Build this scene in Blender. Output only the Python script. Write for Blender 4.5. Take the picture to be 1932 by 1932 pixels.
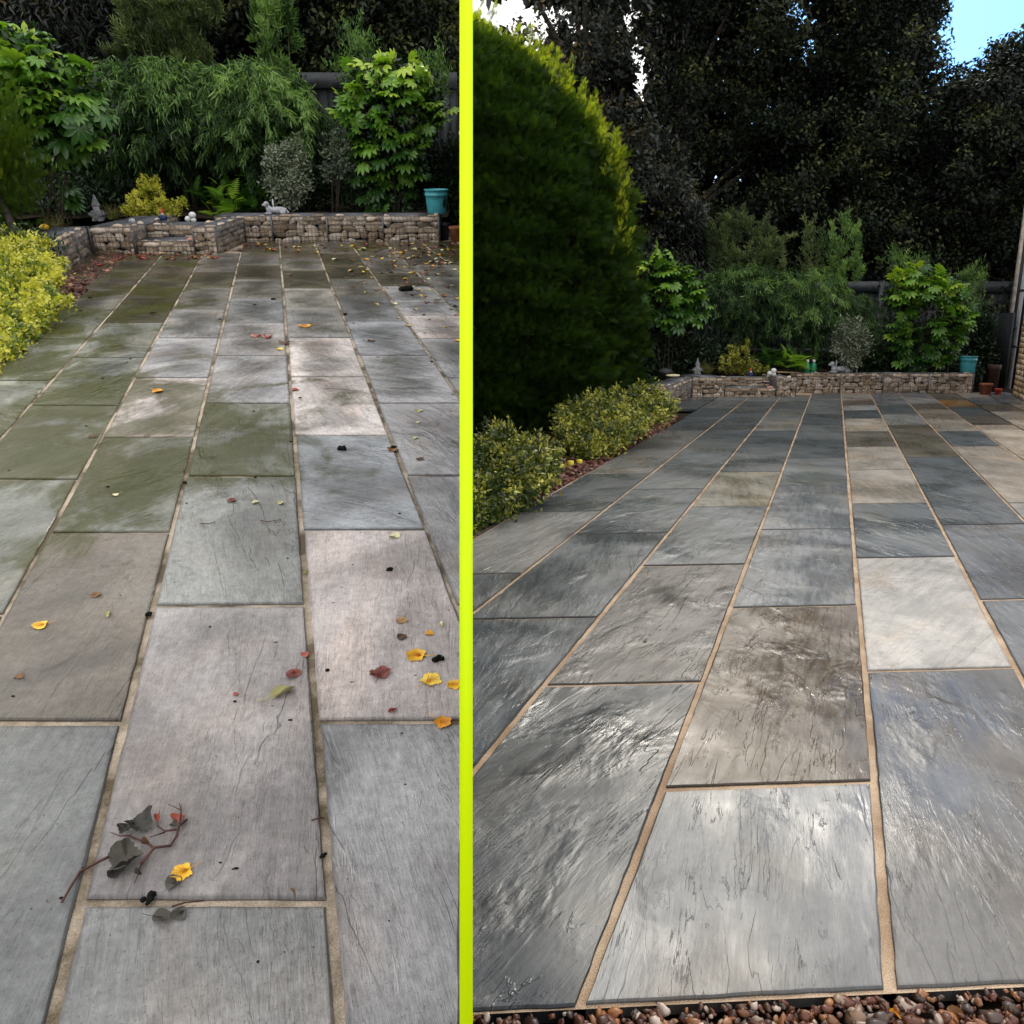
import bpy, math, random
import numpy as np
from mathutils import Matrix, Vector
random.seed(7); rng = np.random.default_rng(11)
for o in list(bpy.data.objects): bpy.data.objects.remove(o)
S = bpy.context.scene; COL = S.collection
R = math.radians
# ------------------------------------------------------------------ camera
W = 1932.0; F = 1500.0; CX = 966.0; CY = 966.0
HR = 1.30; HL = 1.35
VPR = (1577.0, 621.0); VPL = (511.0, 247.0)
TR = math.atan((CY-VPR[1])/F); TL = math.atan((CY-VPL[1])/F)
CAM = Vector((0, 0, HR))
cd = bpy.data.cameras.new('camera'); cam = bpy.data.objects.new('camera', cd); COL.objects.link(cam)
cd.sensor_width = 36; cd.lens = 36*F/W; cd.clip_start = 0.02; cd.clip_end = 2000
cam.location = CAM; cam.rotation_euler = (math.pi/2-TR, 0, 0); S.camera = cam
S.render.resolution_x = 1024; S.render.resolution_y = 1024
# ------------------------------------------------------------------ world + sun + exposure
SUN_EL = R(38); SUN_AZ = R(16)          # azimuth clockwise from +Y: behind the trees on the right
w = bpy.data.worlds.new('World'); S.world = w; w.use_nodes = True
nt = w.node_tree; bg = nt.nodes['Background']
sky = nt.nodes.new('ShaderNodeTexSky'); sky.sky_type = 'NISHITA'; sky.sun_disc = False
sky.sun_elevation = SUN_EL; sky.sun_rotation = SUN_AZ; sky.ozone_density = 2.0; sky.air_density = 1.0; sky.dust_density = 0.6
tc = nt.nodes.new('ShaderNodeTexCoord'); mp = nt.nodes.new('ShaderNodeMapping'); mp.inputs['Scale'].default_value = (1, 1, 1.6)
cl = nt.nodes.new('ShaderNodeTexNoise'); cl.inputs['Scale'].default_value = 1.9; cl.inputs['Detail'].default_value = 6
cr = nt.nodes.new('ShaderNodeValToRGB'); cr.color_ramp.elements[0].position = .30; cr.color_ramp.elements[1].position = .52
mx = nt.nodes.new('ShaderNodeMix'); mx.data_type = 'RGBA'; mx.inputs[7].default_value = (12.2, 12.0, 11.7, 1)
L = nt.links.new
L(tc.outputs['Generated'], mp.inputs[0]); L(mp.outputs[0], cl.inputs[0]); L(cl.outputs[0], cr.inputs[0])

# the cloud cover breaks up towards the back right, where blue shows
dt = nt.nodes.new('ShaderNodeVectorMath'); dt.operation = 'DOT_PRODUCT'; dt.inputs[1].default_value = (.455, .847, .278)
nz_ = nt.nodes.new('ShaderNodeVectorMath'); nz_.operation = 'NORMALIZE'; L(tc.outputs['Generated'], nz_.inputs[0]); L(nz_.outputs[0], dt.inputs[0])
dm = nt.nodes.new('ShaderNodeMapRange'); dm.inputs[1].default_value = .955; dm.inputs[2].default_value = .98; dm.inputs[3].default_value = 1; dm.inputs[4].default_value = 0; L(dt.outputs['Value'], dm.inputs[0])
mu = nt.nodes.new('ShaderNodeMath'); mu.operation = 'MULTIPLY'; L(cr.outputs[0], mu.inputs[0]); L(dm.outputs[0], mu.inputs[1])
L(mu.outputs[0], mx.inputs[0]); sg = nt.nodes.new('ShaderNodeMix'); sg.data_type = 'RGBA'; sg.blend_type = 'MULTIPLY'; sg.inputs[0].default_value = 1; sg.inputs[7].default_value = (.64, 1.12, 1.6, 1)
L(sky.outputs[0], sg.inputs[6]); L(sg.outputs[2], mx.inputs[6]); L(mx.outputs[2], bg.inputs[0])
bg.inputs[1].default_value = 0.10
sd = bpy.data.lights.new('sun', 'SUN'); sun = bpy.data.objects.new('sun', sd); COL.objects.link(sun)
sd.energy = 1.1; sd.angle = R(10); sd.color = (1, .93, .82)
dv = Vector((math.sin(SUN_AZ)*math.cos(SUN_EL), math.cos(SUN_AZ)*math.cos(SUN_EL), math.sin(SUN_EL)))
sun.rotation_euler = (-dv).to_track_quat('-Z', 'Y').to_euler(); sun.location = (6, 10, 20)
S.view_settings.view_transform = 'Standard'; S.view_settings.look = 'None'
S.view_settings.exposure = 0.56; S.view_settings.gamma = 1

# ------------------------------------------------------------------ the two terraces (frames)
CR = Matrix.Rotation(math.pi/2-TR, 3, 'X')
NP = (CR @ Vector((1, 0, -86.5/F)))
NP = Vector((1, 0, -86.5/F)); NP.normalize(); NP = CR @ NP      # plane of the dividing screen, + is the right terrace
NPn = np.array(NP)
class Frame:
    def __init__(s, side):
        s.side = side
        s.h, s.th, s.vp = (HR, TR, VPR) if side > 0 else (HL, TL, VPL)
        d = s.th-TR
        s.M = Matrix.Translation(CAM) @ Matrix.Rotation(d, 4, 'X') @ Matrix.Translation((0, 0, -s.h))
        s.R = np.array(s.M.to_3x3()); s.T = np.array(s.M.translation)
    def ray(s, px, py):
        a, b = (px-CX)/F, (CY-py)/F
        c, k = math.cos(s.th), math.sin(s.th)
        return a, c+b*k, -k+b*c
    def g(s, px, py, z=0.0):
        a, b, c = s.ray(px, py); t = (z-s.h)/c
        return Vector((a*t, b*t, z))
    def at(s, px, py, Y):
        a, b, c = s.ray(px, py); t = Y/b
        return Vector((a*t, Y, s.h+c*t))
    def ats(s, P, Y):                        # vectorised, P (N,2)
        a = (P[:, 0]-CX)/F; b = (CY-P[:, 1])/F; c, k = math.cos(s.th), math.sin(s.th)
        t = Y/(c+b*k)
        return np.stack([a*t, np.full(len(P), Y, float), s.h+(-k+b*c)*t], 1)
    def mpp(s, Y): return Y/F*1.0
    def keep(s, P, m=.03):
        w_ = P @ s.R.T + s.T - np.array(CAM)
        return (w_ @ NPn)*s.side > m
    def pln(s):                              # the screen's plane in local coords
        n = s.R.T @ NPn; return n, np.array((0, 0, s.h))
RT = Frame(1); LT = Frame(-1)

# ------------------------------------------------------------------ mesh accumulator
class G:
    def __init__(s): s.v = []; s.l = []; s.s = []; s.t = []; s.n = 0; s.uv = []
    def arr(s, V, loops, sizes, tint, uv=None):
        s.v.append(np.asarray(V, float)); s.l.append(np.asarray(loops, int)+s.n); s.s.append(np.asarray(sizes, int))
        s.t.append(np.broadcast_to(np.asarray(tint, float), (len(sizes),)).copy()); s.n += len(V)
        if uv is not None: s.uv.append(uv)
    def add(s, V, faces, tint=.5, uv=None):
        s.arr(V, [i for f in faces for i in f], [len(f) for f in faces], tint, uv)
    def box(s, a, b, tint=.5, rot=None, piv=None):
        x0, y0, z0 = a; x1, y1, z1 = b
        V = np.array([(x0,y0,z0),(x1,y0,z0),(x1,y1,z0),(x0,y1,z0),(x0,y0,z1),(x1,y0,z1),(x1,y1,z1),(x0,y1,z1)], float)
        if rot is not None:
            p = np.array(piv if piv is not None else (a[0], a[1], a[2])); V = (V-p) @ np.array(rot).T+p
        s.add(V, [(0,3,2,1),(4,5,6,7),(0,1,5,4),(1,2,6,5),(2,3,7,6),(3,0,4,7)], tint)
    def tube(s, pts, rad, n=8, tint=.5, cap=True):
        pts = [Vector(p) for p in pts]; rad = rad if hasattr(rad, '__len__') else [rad]*len(pts)
        V = []; m = len(pts); up = Vector((0.13, .31, .94))
        for i, p in enumerate(pts):
            d = (pts[min(i+1, m-1)]-pts[max(i-1, 0)]); d = d.normalized() if d.length > 1e-9 else Vector((0, 0, 1))
            u = d.cross(up); u = u.normalized() if u.length > .05 else d.cross(Vector((1, 0, 0))).normalized(); v = d.cross(u)
            for k in range(n):
                a = 2*math.pi*k/n; V.append(p+(u*math.cos(a)+v*math.sin(a))*rad[i])
        Fc = [(i*n+k, i*n+(k+1) % n, (i+1)*n+(k+1) % n, (i+1)*n+k) for i in range(m-1) for k in range(n)]
        if cap: Fc += [tuple(range(n))[::-1], tuple((m-1)*n+k for k in range(n))]
        s.add(np.array(V), Fc, tint)
    def lathe(s, c, prof, n=24, tint=.5, sx=1, sy=1):
        V = [(c[0]+r*math.cos(2*math.pi*k/n)*sx, c[1]+r*math.sin(2*math.pi*k/n)*sy, c[2]+z) for r, z in prof for k in range(n)]
        Fc = [(i*n+k, i*n+(k+1) % n, (i+1)*n+(k+1) % n, (i+1)*n+k) for i in range(len(prof)-1) for k in range(n)]
        Fc += [tuple(range(n))[::-1], tuple((len(prof)-1)*n+k for k in range(n))]
        s.add(np.array(V), Fc, tint)
    def ell(s, c, r, n=14, m=9, tint=.5, rot=None, noise=0):
        V = []
        for i in range(m+1):
            t = math.pi*i/m
            for k in range(n):
                a = 2*math.pi*k/n; V.append((math.sin(t)*math.cos(a), math.sin(t)*math.sin(a), math.cos(t)))
        V = np.array(V)
        if noise: V *= 1+noise*np.sin(V[:, :1]*7+3)*np.cos(V[:, 1:2]*6+1)
        V = V*np.array(r)
        if rot is not None: V = V @ np.array(rot).T
        s.add(V+np.array(c), [(i*n+k, (i+1)*n+k, (i+1)*n+(k+1) % n, i*n+(k+1) % n) for i in range(m) for k in range(n)], tint)
    def scatter(s, T, faces, P, X, Y, Z, sc, tint):
        N = len(P)
        if N == 0: return
        T = np.asarray(T, float); k = len(T); sc = np.broadcast_to(np.asarray(sc, float).reshape(len(np.atleast_1d(sc)), -1), (N, 3 if np.ndim(sc) > 1 else 1))
        TT = T[None]*sc[:, None, :]
        V = P[:, None]+TT[..., 0:1]*X[:, None]+TT[..., 1:2]*Y[:, None]+TT[..., 2:3]*Z[:, None]
        base = (np.arange(N)*k)[:, None]; lp = np.array([i for f in faces for i in f])
        s.arr(V.reshape(-1, 3), (base+lp[None]).reshape(-1), np.tile([len(f) for f in faces], N), np.repeat(np.broadcast_to(tint, (N,)), len(faces)))
    def build(s, name, mat, root=None, fr=None, base=(0, 0, 0), smooth=False):
        me = bpy.data.meshes.new(name)
        if s.n:
            V = np.concatenate(s.v); Lp = np.concatenate(s.l); Sz = np.concatenate(s.s); Tn = np.concatenate(s.t)
            b = np.array(BASE[root.name] if root is not None else base)
            V = V-b
            me.vertices.add(len(V)); me.vertices.foreach_set('co', V.astype(np.float32).ravel())
            me.loops.add(len(Lp)); me.loops.foreach_set('vertex_index', Lp.astype(np.int32))
            me.polygons.add(len(Sz)); me.polygons.foreach_set('loop_start', np.concatenate([[0], np.cumsum(Sz)[:-1]]).astype(np.int32))
            me.polygons.foreach_set('loop_total', Sz.astype(np.int32))
            at = me.attributes.new('tint', 'FLOAT', 'FACE'); at.data.foreach_set('value', Tn.astype(np.float32))
            me.update(calc_edges=True)
            if smooth: me.polygons.foreach_set('use_smooth', np.ones(len(Sz), bool))
        me.materials.append(mat)
        o = bpy.data.objects.new(name, me); COL.objects.link(o)
        if root is not None: o.parent = root
        elif fr is not None: o.matrix_world = fr.M @ Matrix.Translation(base)
        else: o.location = base
        return o
BASE = {}
def tag(o, label=None, cat=None, group=None, kind=None):
    if label: o['label'] = label
    if cat: o['category'] = cat
    if group: o['group'] = group
    if kind: o['kind'] = kind
    return o
def thing(fr, name, label, cat, base, group=None):
    o = bpy.data.objects.new(name, None); COL.objects.link(o); o.empty_display_size = .1
    o.matrix_world = fr.M @ Matrix.Translation(base); BASE[o.name] = tuple(base)
    return tag(o, label, cat, group)

# ------------------------------------------------------------------ materials
def mat(name, rough=.6, spec=.5):
    m = bpy.data.materials.new(name); m.use_nodes = True; p = m.node_tree.nodes['Principled BSDF']
    p.inputs['Roughness'].default_value = rough; p.inputs['Specular IOR Level'].default_value = spec
    return m, m.node_tree, p
def nd(t, ty, **kw):
    n = t.nodes.new(ty)
    for k, v in kw.items():
        if k.startswith('i_'): n.inputs[int(k[2:]) if k[2:].isdigit() else k[2:]].default_value = v
        else: setattr(n, k, v)
    return n
def ramp(t, stops):
    r = t.nodes.new('ShaderNodeValToRGB'); e = r.color_ramp.elements
    while len(e) < len(stops): e.new(.5)
    for i, (p, c) in enumerate(stops): e[i].position = p; e[i].color = (*c, 1) if len(c) == 3 else c
    return r
def math_(t, op, a, b=None, c=None, clamp=False):
    n = t.nodes.new('ShaderNodeMath'); n.operation = op; n.use_clamp = clamp
    for i, x in enumerate((a, b, c)):
        if x is None: continue
        if isinstance(x, (int, float)): n.inputs[i].default_value = x
        else: t.links.new(x, n.inputs[i])
    return n.outputs[0]
def mixc(t, f, a, b, blend='MIX'):
    n = t.nodes.new('ShaderNodeMix'); n.data_type = 'RGBA'; n.blend_type = blend
    for i, x in ((0, f), (6, a), (7, b)):
        if isinstance(x, (int, float)): n.inputs[i].default_value = x
        elif isinstance(x, tuple): n.inputs[i].default_value = (*x, 1) if len(x) == 3 else x
        else: t.links.new(x, n.inputs[i])
    return n.outputs[2]
def leafmat(name, stops, trans=.3, rough=.4, spec=.5):
    m, t, p = mat(name, rough, spec)
    a = nd(t, 'ShaderNodeAttribute', attribute_name='tint'); r = ramp(t, stops)
    t.links.new(a.outputs['Fac'], r.inputs[0]); t.links.new(r.outputs[0], p.inputs['Base Color'])
    tr = nd(t, 'ShaderNodeBsdfTranslucent'); br = mixc(t, 1.0, r.outputs[0], (1.35, 1.5, .55), 'MULTIPLY')
    t.links.new(br, tr.inputs[0])
    ms = nd(t, 'ShaderNodeMixShader'); ms.inputs[0].default_value = trans
    t.links.new(p.outputs[0], ms.inputs[1]); t.links.new(tr.outputs[0], ms.inputs[2])
    t.links.new(ms.outputs[0], t.nodes['Material Output'].inputs[0]); return m
def plain(name, col, rough=.6, spec=.5, var=.25, scale=20, bump=0, metal=0):
    m, t, p = mat(name, rough, spec); p.inputs['Metallic'].default_value = metal
    tc_ = nd(t, 'ShaderNodeTexCoord'); n = nd(t, 'ShaderNodeTexNoise'); n.inputs['Scale'].default_value = scale; n.inputs['Detail'].default_value = 6
    t.links.new(tc_.outputs['Object'], n.inputs[0])
    r = ramp(t, [(.3, tuple(c*(1-var) for c in col)), (.7, tuple(min(1, c*(1+var)) for c in col))])
    t.links.new(n.outputs[0], r.inputs[0]); t.links.new(r.outputs[0], p.inputs['Base Color'])
    if bump:
        b = nd(t, 'ShaderNodeBump'); b.inputs['Distance'].default_value = bump
        t.links.new(n.outputs[0], b.inputs['Height']); t.links.new(b.outputs[0], p.inputs['Normal'])
    return m
def tinted(name, stops, rough=.6, spec=.5, scale=30, bump=.004, nz=.35):
    m, t, p = mat(name, rough, spec)
    a = nd(t, 'ShaderNodeAttribute', attribute_name='tint'); r = ramp(t, stops)
    t.links.new(a.outputs['Fac'], r.inputs[0])
    tc_ = nd(t, 'ShaderNodeTexCoord'); n = nd(t, 'ShaderNodeTexNoise'); n.inputs['Scale'].default_value = scale; n.inputs['Detail'].default_value = 6
    t.links.new(tc_.outputs['Object'], n.inputs[0])
    k = math_(t, 'MULTIPLY_ADD', n.outputs[0], nz*2, 1-nz)
    v = nd(t, 'ShaderNodeVectorMath', operation='SCALE'); t.links.new(r.outputs[0], v.inputs[0]); t.links.new(k, v.inputs['Scale'])
    t.links.new(v.outputs[0], p.inputs['Base Color'])
    b = nd(t, 'ShaderNodeBump'); b.inputs['Distance'].default_value = bump
    t.links.new(n.outputs[0], b.inputs['Height']); t.links.new(b.outputs[0], p.inputs['Normal'])
    return m

def slabmat(name, wet):
    m, t, p = mat(name, .5, .5); lk = t.links.new
    uv = nd(t, 'ShaderNodeUVMap', uv_map='grain')
    wc = nd(t, 'ShaderNodeTexCoord')
    ca = nd(t, 'ShaderNodeAttribute', attribute_name='stone')
    def noise(sx, sy, scale, det=5, dist=0, rough=.55, off=0):
        mp_ = nd(t, 'ShaderNodeMapping'); mp_.inputs['Scale'].default_value = (sx, sy, 1); mp_.inputs['Location'].default_value = (off, off*.7, 0)
        lk(uv.outputs[0], mp_.inputs[0]); n = nd(t, 'ShaderNodeTexNoise'); n.inputs['Scale'].default_value = scale
        n.inputs['Detail'].default_value = det; n.inputs['Roughness'].default_value = rough; n.inputs['Distortion'].default_value = dist
        lk(mp_.outputs[0], n.inputs[0]); return n.outputs[0]
    # riven terraces: quantised warped noise, its step edges are the cleft lines
    a = noise(.40, 2.5, 1.8, 4.5, .45, .54)
    am = math_(t, 'MULTIPLY', a, 9.0); fl = math_(t, 'FLOOR', am); fr_ = math_(t, 'FRACT', am)
    st = nd(t, 'ShaderNodeMapRange', interpolation_type='SMOOTHSTEP'); st.inputs[1].default_value = 0; st.inputs[2].default_value = .08
    lk(fr_, st.inputs[0]); terr = math_(t, 'ADD', fl, st.outputs[0])
    msk = noise(.8, 1.5, 1.3, 3, 0, .5, 5.2)
    mr = nd(t, 'ShaderNodeMapRange'); mr.inputs[1].default_value = .40; mr.inputs[2].default_value = .62; lk(msk, mr.inputs[0])
    soft = math_(t, 'MULTIPLY', noise(.40, 2.5, 1.8, 1.5, .45, .5), 1.2 if wet else 3.0)
    terr2 = nd(t, 'ShaderNodeMix'); terr2.data_type = 'FLOAT'; lk(mr.outputs[0], terr2.inputs[0]); lk(soft, terr2.inputs[2]); lk(terr, terr2.inputs[3])
    b = noise(1.0, 7, 3.6, 8, .5, .66, 2.1)      # fine flow grain
    c = noise(1.6, 12, 11.0, 6, .3, .7, 7.7)
    d = noise(1, 1.6, 48, 4, 0, .6, 1.3)
    rm = noise(.9, 1.6, 1.9, 4, .6, .55, 12.4)          # where the face is rough and where it is smooth
    rk = nd(t, 'ShaderNodeMapRange', interpolation_type='SMOOTHSTEP'); rk.inputs[1].default_value = .40; rk.inputs[2].default_value = .66
    rk.inputs[3].default_value = .25 if wet else .55; rk.inputs[4].default_value = 1.0; lk(rm, rk.inputs[0]); rk = rk.outputs[0]
    H = math_(t, 'MULTIPLY', terr2.outputs[0], .0013 if wet else .0026)
    fine = math_(t, 'ADD', math_(t, 'MULTIPLY', b, .0011 if wet else .0050), math_(t, 'MULTIPLY', c, .0011 if wet else .0030))
    e_ = math_(t, 'MULTIPLY', noise(.75, 4.2, 3.1, 6, .7, .6, 21.3), 8.0); ef = math_(t, 'FRACT', e_)   # second, finer family of ledges
    es = nd(t, 'ShaderNodeMapRange', interpolation_type='SMOOTHSTEP'); es.inputs[1].default_value = 0; es.inputs[2].default_value = .12; lk(ef, es.inputs[0])
    ls = nd(t, 'ShaderNodeMapRange', interpolation_type='SMOOTHSTEP'); ls.inputs[1].default_value = .45; ls.inputs[2].default_value = .62; lk(noise(1.1, 1.8, 2.6, 3, .4, .5, 30.0), ls.inputs[0])
    fine = math_(t, 'ADD', fine, math_(t, 'MULTIPLY', math_(t, 'MULTIPLY', math_(t, 'ADD', math_(t, 'FLOOR', e_), es.outputs[0]), .0007 if wet else .0014), ls.outputs[0]))
    fine = math_(t, 'ADD', fine, math_(t, 'MULTIPLY', d, .0007 if wet else .0024))
    H = math_(t, 'ADD', H, math_(t, 'MULTIPLY', fine, rk))
    # thin raised cleft lips
    lp = math_(t, 'MULTIPLY', noise(.5, 3.6, 2.6, 6, .6, .6, 41.0), 10.0); lpf = math_(t, 'ABSOLUTE', math_(t, 'SUBTRACT', math_(t, 'FRACT', lp), .5))
    lr = nd(t, 'ShaderNodeMapRange', interpolation_type='SMOOTHSTEP'); lr.inputs[1].default_value = .0; lr.inputs[2].default_value = .075; lr.inputs[3].default_value = 1; lr.inputs[4].default_value = 0; lk(lpf, lr.inputs[0])
    lm = nd(t, 'ShaderNodeMapRange', interpolation_type='SMOOTHSTEP'); lm.inputs[1].default_value = .50; lm.inputs[2].default_value = .64; lk(noise(1.3, 3, 3.4, 4, .4, .6, 55.0), lm.inputs[0])
    lip = math_(t, 'MULTIPLY', lr.outputs[0], lm.outputs[0]); H = math_(t, 'ADD', H, math_(t, 'MULTIPLY', lip, .0011 if wet else .0012))
    cell = nd(t, 'ShaderNodeUVMap', uv_map='cell'); sz = nd(t, 'ShaderNodeAttribute', attribute_name='size')
    cs = nd(t, 'ShaderNodeSeparateXYZ'); lk(cell.outputs[0], cs.inputs[0]); zs_ = nd(t, 'ShaderNodeSeparateXYZ'); lk(sz.outputs['Vector'], zs_.inputs[0])
    def ed_(u, l): return math_(t, 'MULTIPLY', math_(t, 'MINIMUM', u, math_(t, 'SUBTRACT', 1.0, u)), l)
    rim = math_(t, 'MINIMUM', ed_(cs.outputs[0], zs_.outputs[0]), ed_(cs.outputs[1], zs_.outputs[1]))
    damp = zs_.outputs[2]
    bp = nd(t, 'ShaderNodeBump'); bp.inputs['Strength'].default_value = 1.0; bp.inputs['Distance'].default_value = 1.0
    lk(H, bp.inputs['Height']); lk(bp.outputs[0], p.inputs['Normal'])
    # colour
    edge = nd(t, 'ShaderNodeMapRange', interpolation_type='SMOOTHSTEP'); edge.inputs[1].default_value = .0; edge.inputs[2].default_value = .07
    edge.inputs[3].default_value = 1; edge.inputs[4].default_value = 0
    lk(fr_, edge.inputs[0]); brk = nd(t, 'ShaderNodeMapRange', interpolation_type='SMOOTHSTEP'); brk.inputs[1].default_value = .38; brk.inputs[2].default_value = .6; lk(noise(2, 3, 7, 3, 0, .5, 15.0), brk.inputs[0])
    ed = math_(t, 'MULTIPLY', math_(t, 'MULTIPLY', edge.outputs[0], mr.outputs[0]), brk.outputs[0])
    big = noise(1, 1.4, 1.6, 5, .6, .6, 3.3)
    v1 = math_(t, 'MULTIPLY_ADD', big, 1.3, .35); iso = nd(t, 'ShaderNodeTexNoise'); iso.inputs['Scale'].default_value = 38; iso.inputs['Detail'].default_value = 7; iso.inputs['Roughness'].default_value = .7; lk(wc.outputs['Object'], iso.inputs[0])
    v2 = math_(t, 'MULTIPLY', math_(t, 'MULTIPLY_ADD', c, .5 if wet else .6, .75 if wet else .7), math_(t, 'MULTIPLY_ADD', iso.outputs[0], .6 if wet else 1.3, .7 if wet else .35)); v3 = math_(t, 'MULTIPLY_ADD', b, .6, .7)
    k = math_(t, 'MULTIPLY', math_(t, 'MULTIPLY', v1, v2), v3)
    v = nd(t, 'ShaderNodeVectorMath', operation='SCALE'); lk(ca.outputs['Color'], v.inputs[0]); lk(k, v.inputs['Scale'])
    col = v.outputs[0]
    warm = noise(.7, 1.2, 2.3, 3, .8, .5, 9.1)
    wr = nd(t, 'ShaderNodeMapRange'); wr.inputs[1].default_value = .52; wr.inputs[2].default_value = .72; lk(warm, wr.inputs[0])
    col = mixc(t, math_(t, 'MULTIPLY', wr.outputs[0], .45), col, mixc(t, 1.0, col, (1.3, 1.0, .68) if wet else (1.22, 1.02, .86), 'MULTIPLY'))
    col = mixc(t, math_(t, 'MULTIPLY', ed, .0 if wet else .4), col, (.03, .03, .027))
    # damp middle, dried paler rim; grime in the last millimetres before the joint
    wn = nd(t, 'ShaderNodeTexNoise'); wn.inputs['Scale'].default_value = 3.5; wn.inputs['Detail'].default_value = 6; lk(wc.outputs['Object'], wn.inputs[0])
    rd = nd(t, 'ShaderNodeMapRange', interpolation_type='SMOOTHSTEP'); rd.inputs[1].default_value = .02; rd.inputs[2].default_value = .20; rd.inputs[3].default_value = 1.45; rd.inputs[4].default_value = .68
    lk(math_(t, 'ADD', rim, math_(t, 'MULTIPLY_ADD', wn.outputs[0], .34, -.17)), rd.inputs[0])
    kk = math_(t, 'MULTIPLY_ADD', math_(t, 'SUBTRACT', rd.outputs[0], 1.0), damp, 1.0)
    g2 = nd(t, 'ShaderNodeMapRange'); g2.inputs[1].default_value = .0; g2.inputs[2].default_value = .011; g2.inputs[3].default_value = .5; g2.inputs[4].default_value = 1
    lk(math_(t, 'ADD', rim, math_(t, 'MULTIPLY_ADD', c, .012, -.006)), g2.inputs[0]); kk = math_(t, 'MULTIPLY', kk, g2.outputs[0])
    dn = nd(t, 'ShaderNodeTexNoise'); dn.inputs['Scale'].default_value = 1.5; dn.inputs['Detail'].default_value = 8; dn.inputs['Roughness'].default_value = .62; dn.inputs['Distortion'].default_value = .7; lk(wc.outputs['Object'], dn.inputs[0])
    dr = nd(t, 'ShaderNodeMapRange', interpolation_type='SMOOTHSTEP'); dr.inputs[1].default_value = .40; dr.inputs[2].default_value = .60; dr.inputs[3].default_value = .85 if wet else .70; dr.inputs[4].default_value = 1.12; lk(dn.outputs[0], dr.inputs[0])
    kk = math_(t, 'MULTIPLY', kk, dr.outputs[0])
    v4 = nd(t, 'ShaderNodeVectorMath', operation='SCALE'); lk(col, v4.inputs[0]); lk(kk, v4.inputs['Scale']); col = v4.outputs[0]
    if not wet:
        # algae film on the unwashed terrace: strongest along the planting side
        al = nd(t, 'ShaderNodeAttribute', attribute_name='algae')
        n1 = nd(t, 'ShaderNodeTexNoise'); n1.inputs['Scale'].default_value = 1.9; n1.inputs['Detail'].default_value = 10; n1.inputs['Roughness'].default_value = .62; n1.inputs['Distortion'].default_value = .6
        lk(wc.outputs['Object'], n1.inputs[0])
        am_ = math_(t, 'ADD', al.outputs['Fac'], math_(t, 'MULTIPLY_ADD', n1.outputs[0], 4.4, -2.3))
        am_ = math_(t, 'ADD', am_, math_(t, 'MULTIPLY_ADD', b, .8, -.4))
        ar = nd(t, 'ShaderNodeMapRange', interpolation_type='SMOOTHSTEP'); ar.inputs[1].default_value = .3; ar.inputs[2].default_value = .95; lk(am_, ar.inputs[0])
        gc = mixc(t, n1.outputs[0], (.06, .042, .010), (.048, .066, .001))
        col = mixc(t, math_(t, 'MULTIPLY', ar.outputs[0], .80), col, gc)
        wf = nd(t, 'ShaderNodeTexNoise'); wf.inputs['Scale'].default_value = 170; wf.inputs['Detail'].default_value = 3; lk(wc.outputs['Object'], wf.inputs[0])
        sp = nd(t, 'ShaderNodeMapRange'); sp.inputs[1].default_value = .30; sp.inputs[2].default_value = .40; sp.inputs[3].default_value = .45; sp.inputs[4].default_value = 0
        lk(wf.outputs[0], sp.inputs[0]); col = mixc(t, sp.outputs[0], col, (.03, .03, .025))
    col = mixc(t, math_(t, 'MULTIPLY', lip, .35), col, mixc(t, 1.0, col, (2.0, 2.0, 2.0), 'MULTIPLY'))      # lips painted paler, standing for the glare along them
    if not wet: lk(math_(t, 'MULTIPLY_ADD', ar.outputs[0], -.22, .4), p.inputs['Specular IOR Level'])
    lk(col, p.inputs['Base Color'])
    pud = nd(t, 'ShaderNodeTexNoise'); pud.inputs['Scale'].default_value = 1.15; pud.inputs['Detail'].default_value = 5; pud.inputs['Distortion'].default_value = .5
    lk(wc.outputs['Object'], pud.inputs[0])
    rr = nd(t, 'ShaderNodeMapRange'); rr.inputs[1].default_value = .42; rr.inputs[2].default_value = .6
    rr.inputs[3].default_value, rr.inputs[4].default_value = (.42, .2) if wet else (.5, .2)
    lk(pud.outputs[0], rr.inputs[0]); lk(math_(t, 'MULTIPLY', math_(t, 'ADD', rr.outputs[0], math_(t, 'MULTIPLY_ADD', b, .3, -.13), clamp=True), math_(t, 'MULTIPLY_ADD', damp, -.45, 1.0)), p.inputs['Roughness'])
    if wet: p.inputs['Specular IOR Level'].default_value = .4
    return m

M = {}
M['slab_wet'] = slabmat('washed_sandstone', True)
M['slab_dirty'] = slabmat('weathered_sandstone', False)
def mortarmat(name, c0, c1, sc, lo, hi):
    m, t, p = mat(name, .85, .2); tc_ = nd(t, 'ShaderNodeTexCoord'); n = nd(t, 'ShaderNodeTexNoise'); n.inputs['Scale'].default_value = sc; n.inputs['Detail'].default_value = 8; n.inputs['Roughness'].default_value = .65
    f = nd(t, 'ShaderNodeTexNoise'); f.inputs['Scale'].default_value = 260; f.inputs['Detail'].default_value = 3
    t.links.new(tc_.outputs['Object'], n.inputs[0]); t.links.new(tc_.outputs['Object'], f.inputs[0]); r = ramp(t, [(lo, c0), (hi, c1)]); t.links.new(n.outputs[0], r.inputs[0])
    v = nd(t, 'ShaderNodeVectorMath', operation='SCALE'); t.links.new(r.outputs[0], v.inputs[0]); t.links.new(math_(t, 'MULTIPLY_ADD', f.outputs[0], 1.4, .3), v.inputs['Scale']); t.links.new(v.outputs[0], p.inputs['Base Color'])
    b = nd(t, 'ShaderNodeBump'); b.inputs['Distance'].default_value = .003; t.links.new(f.outputs[0], b.inputs['Height']); t.links.new(b.outputs[0], p.inputs['Normal']); return m
M['mortar_r'] = mortarmat('sand_mortar', (.36, .24, .15), (.60, .45, .31), 3.5, .38, .62)
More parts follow.
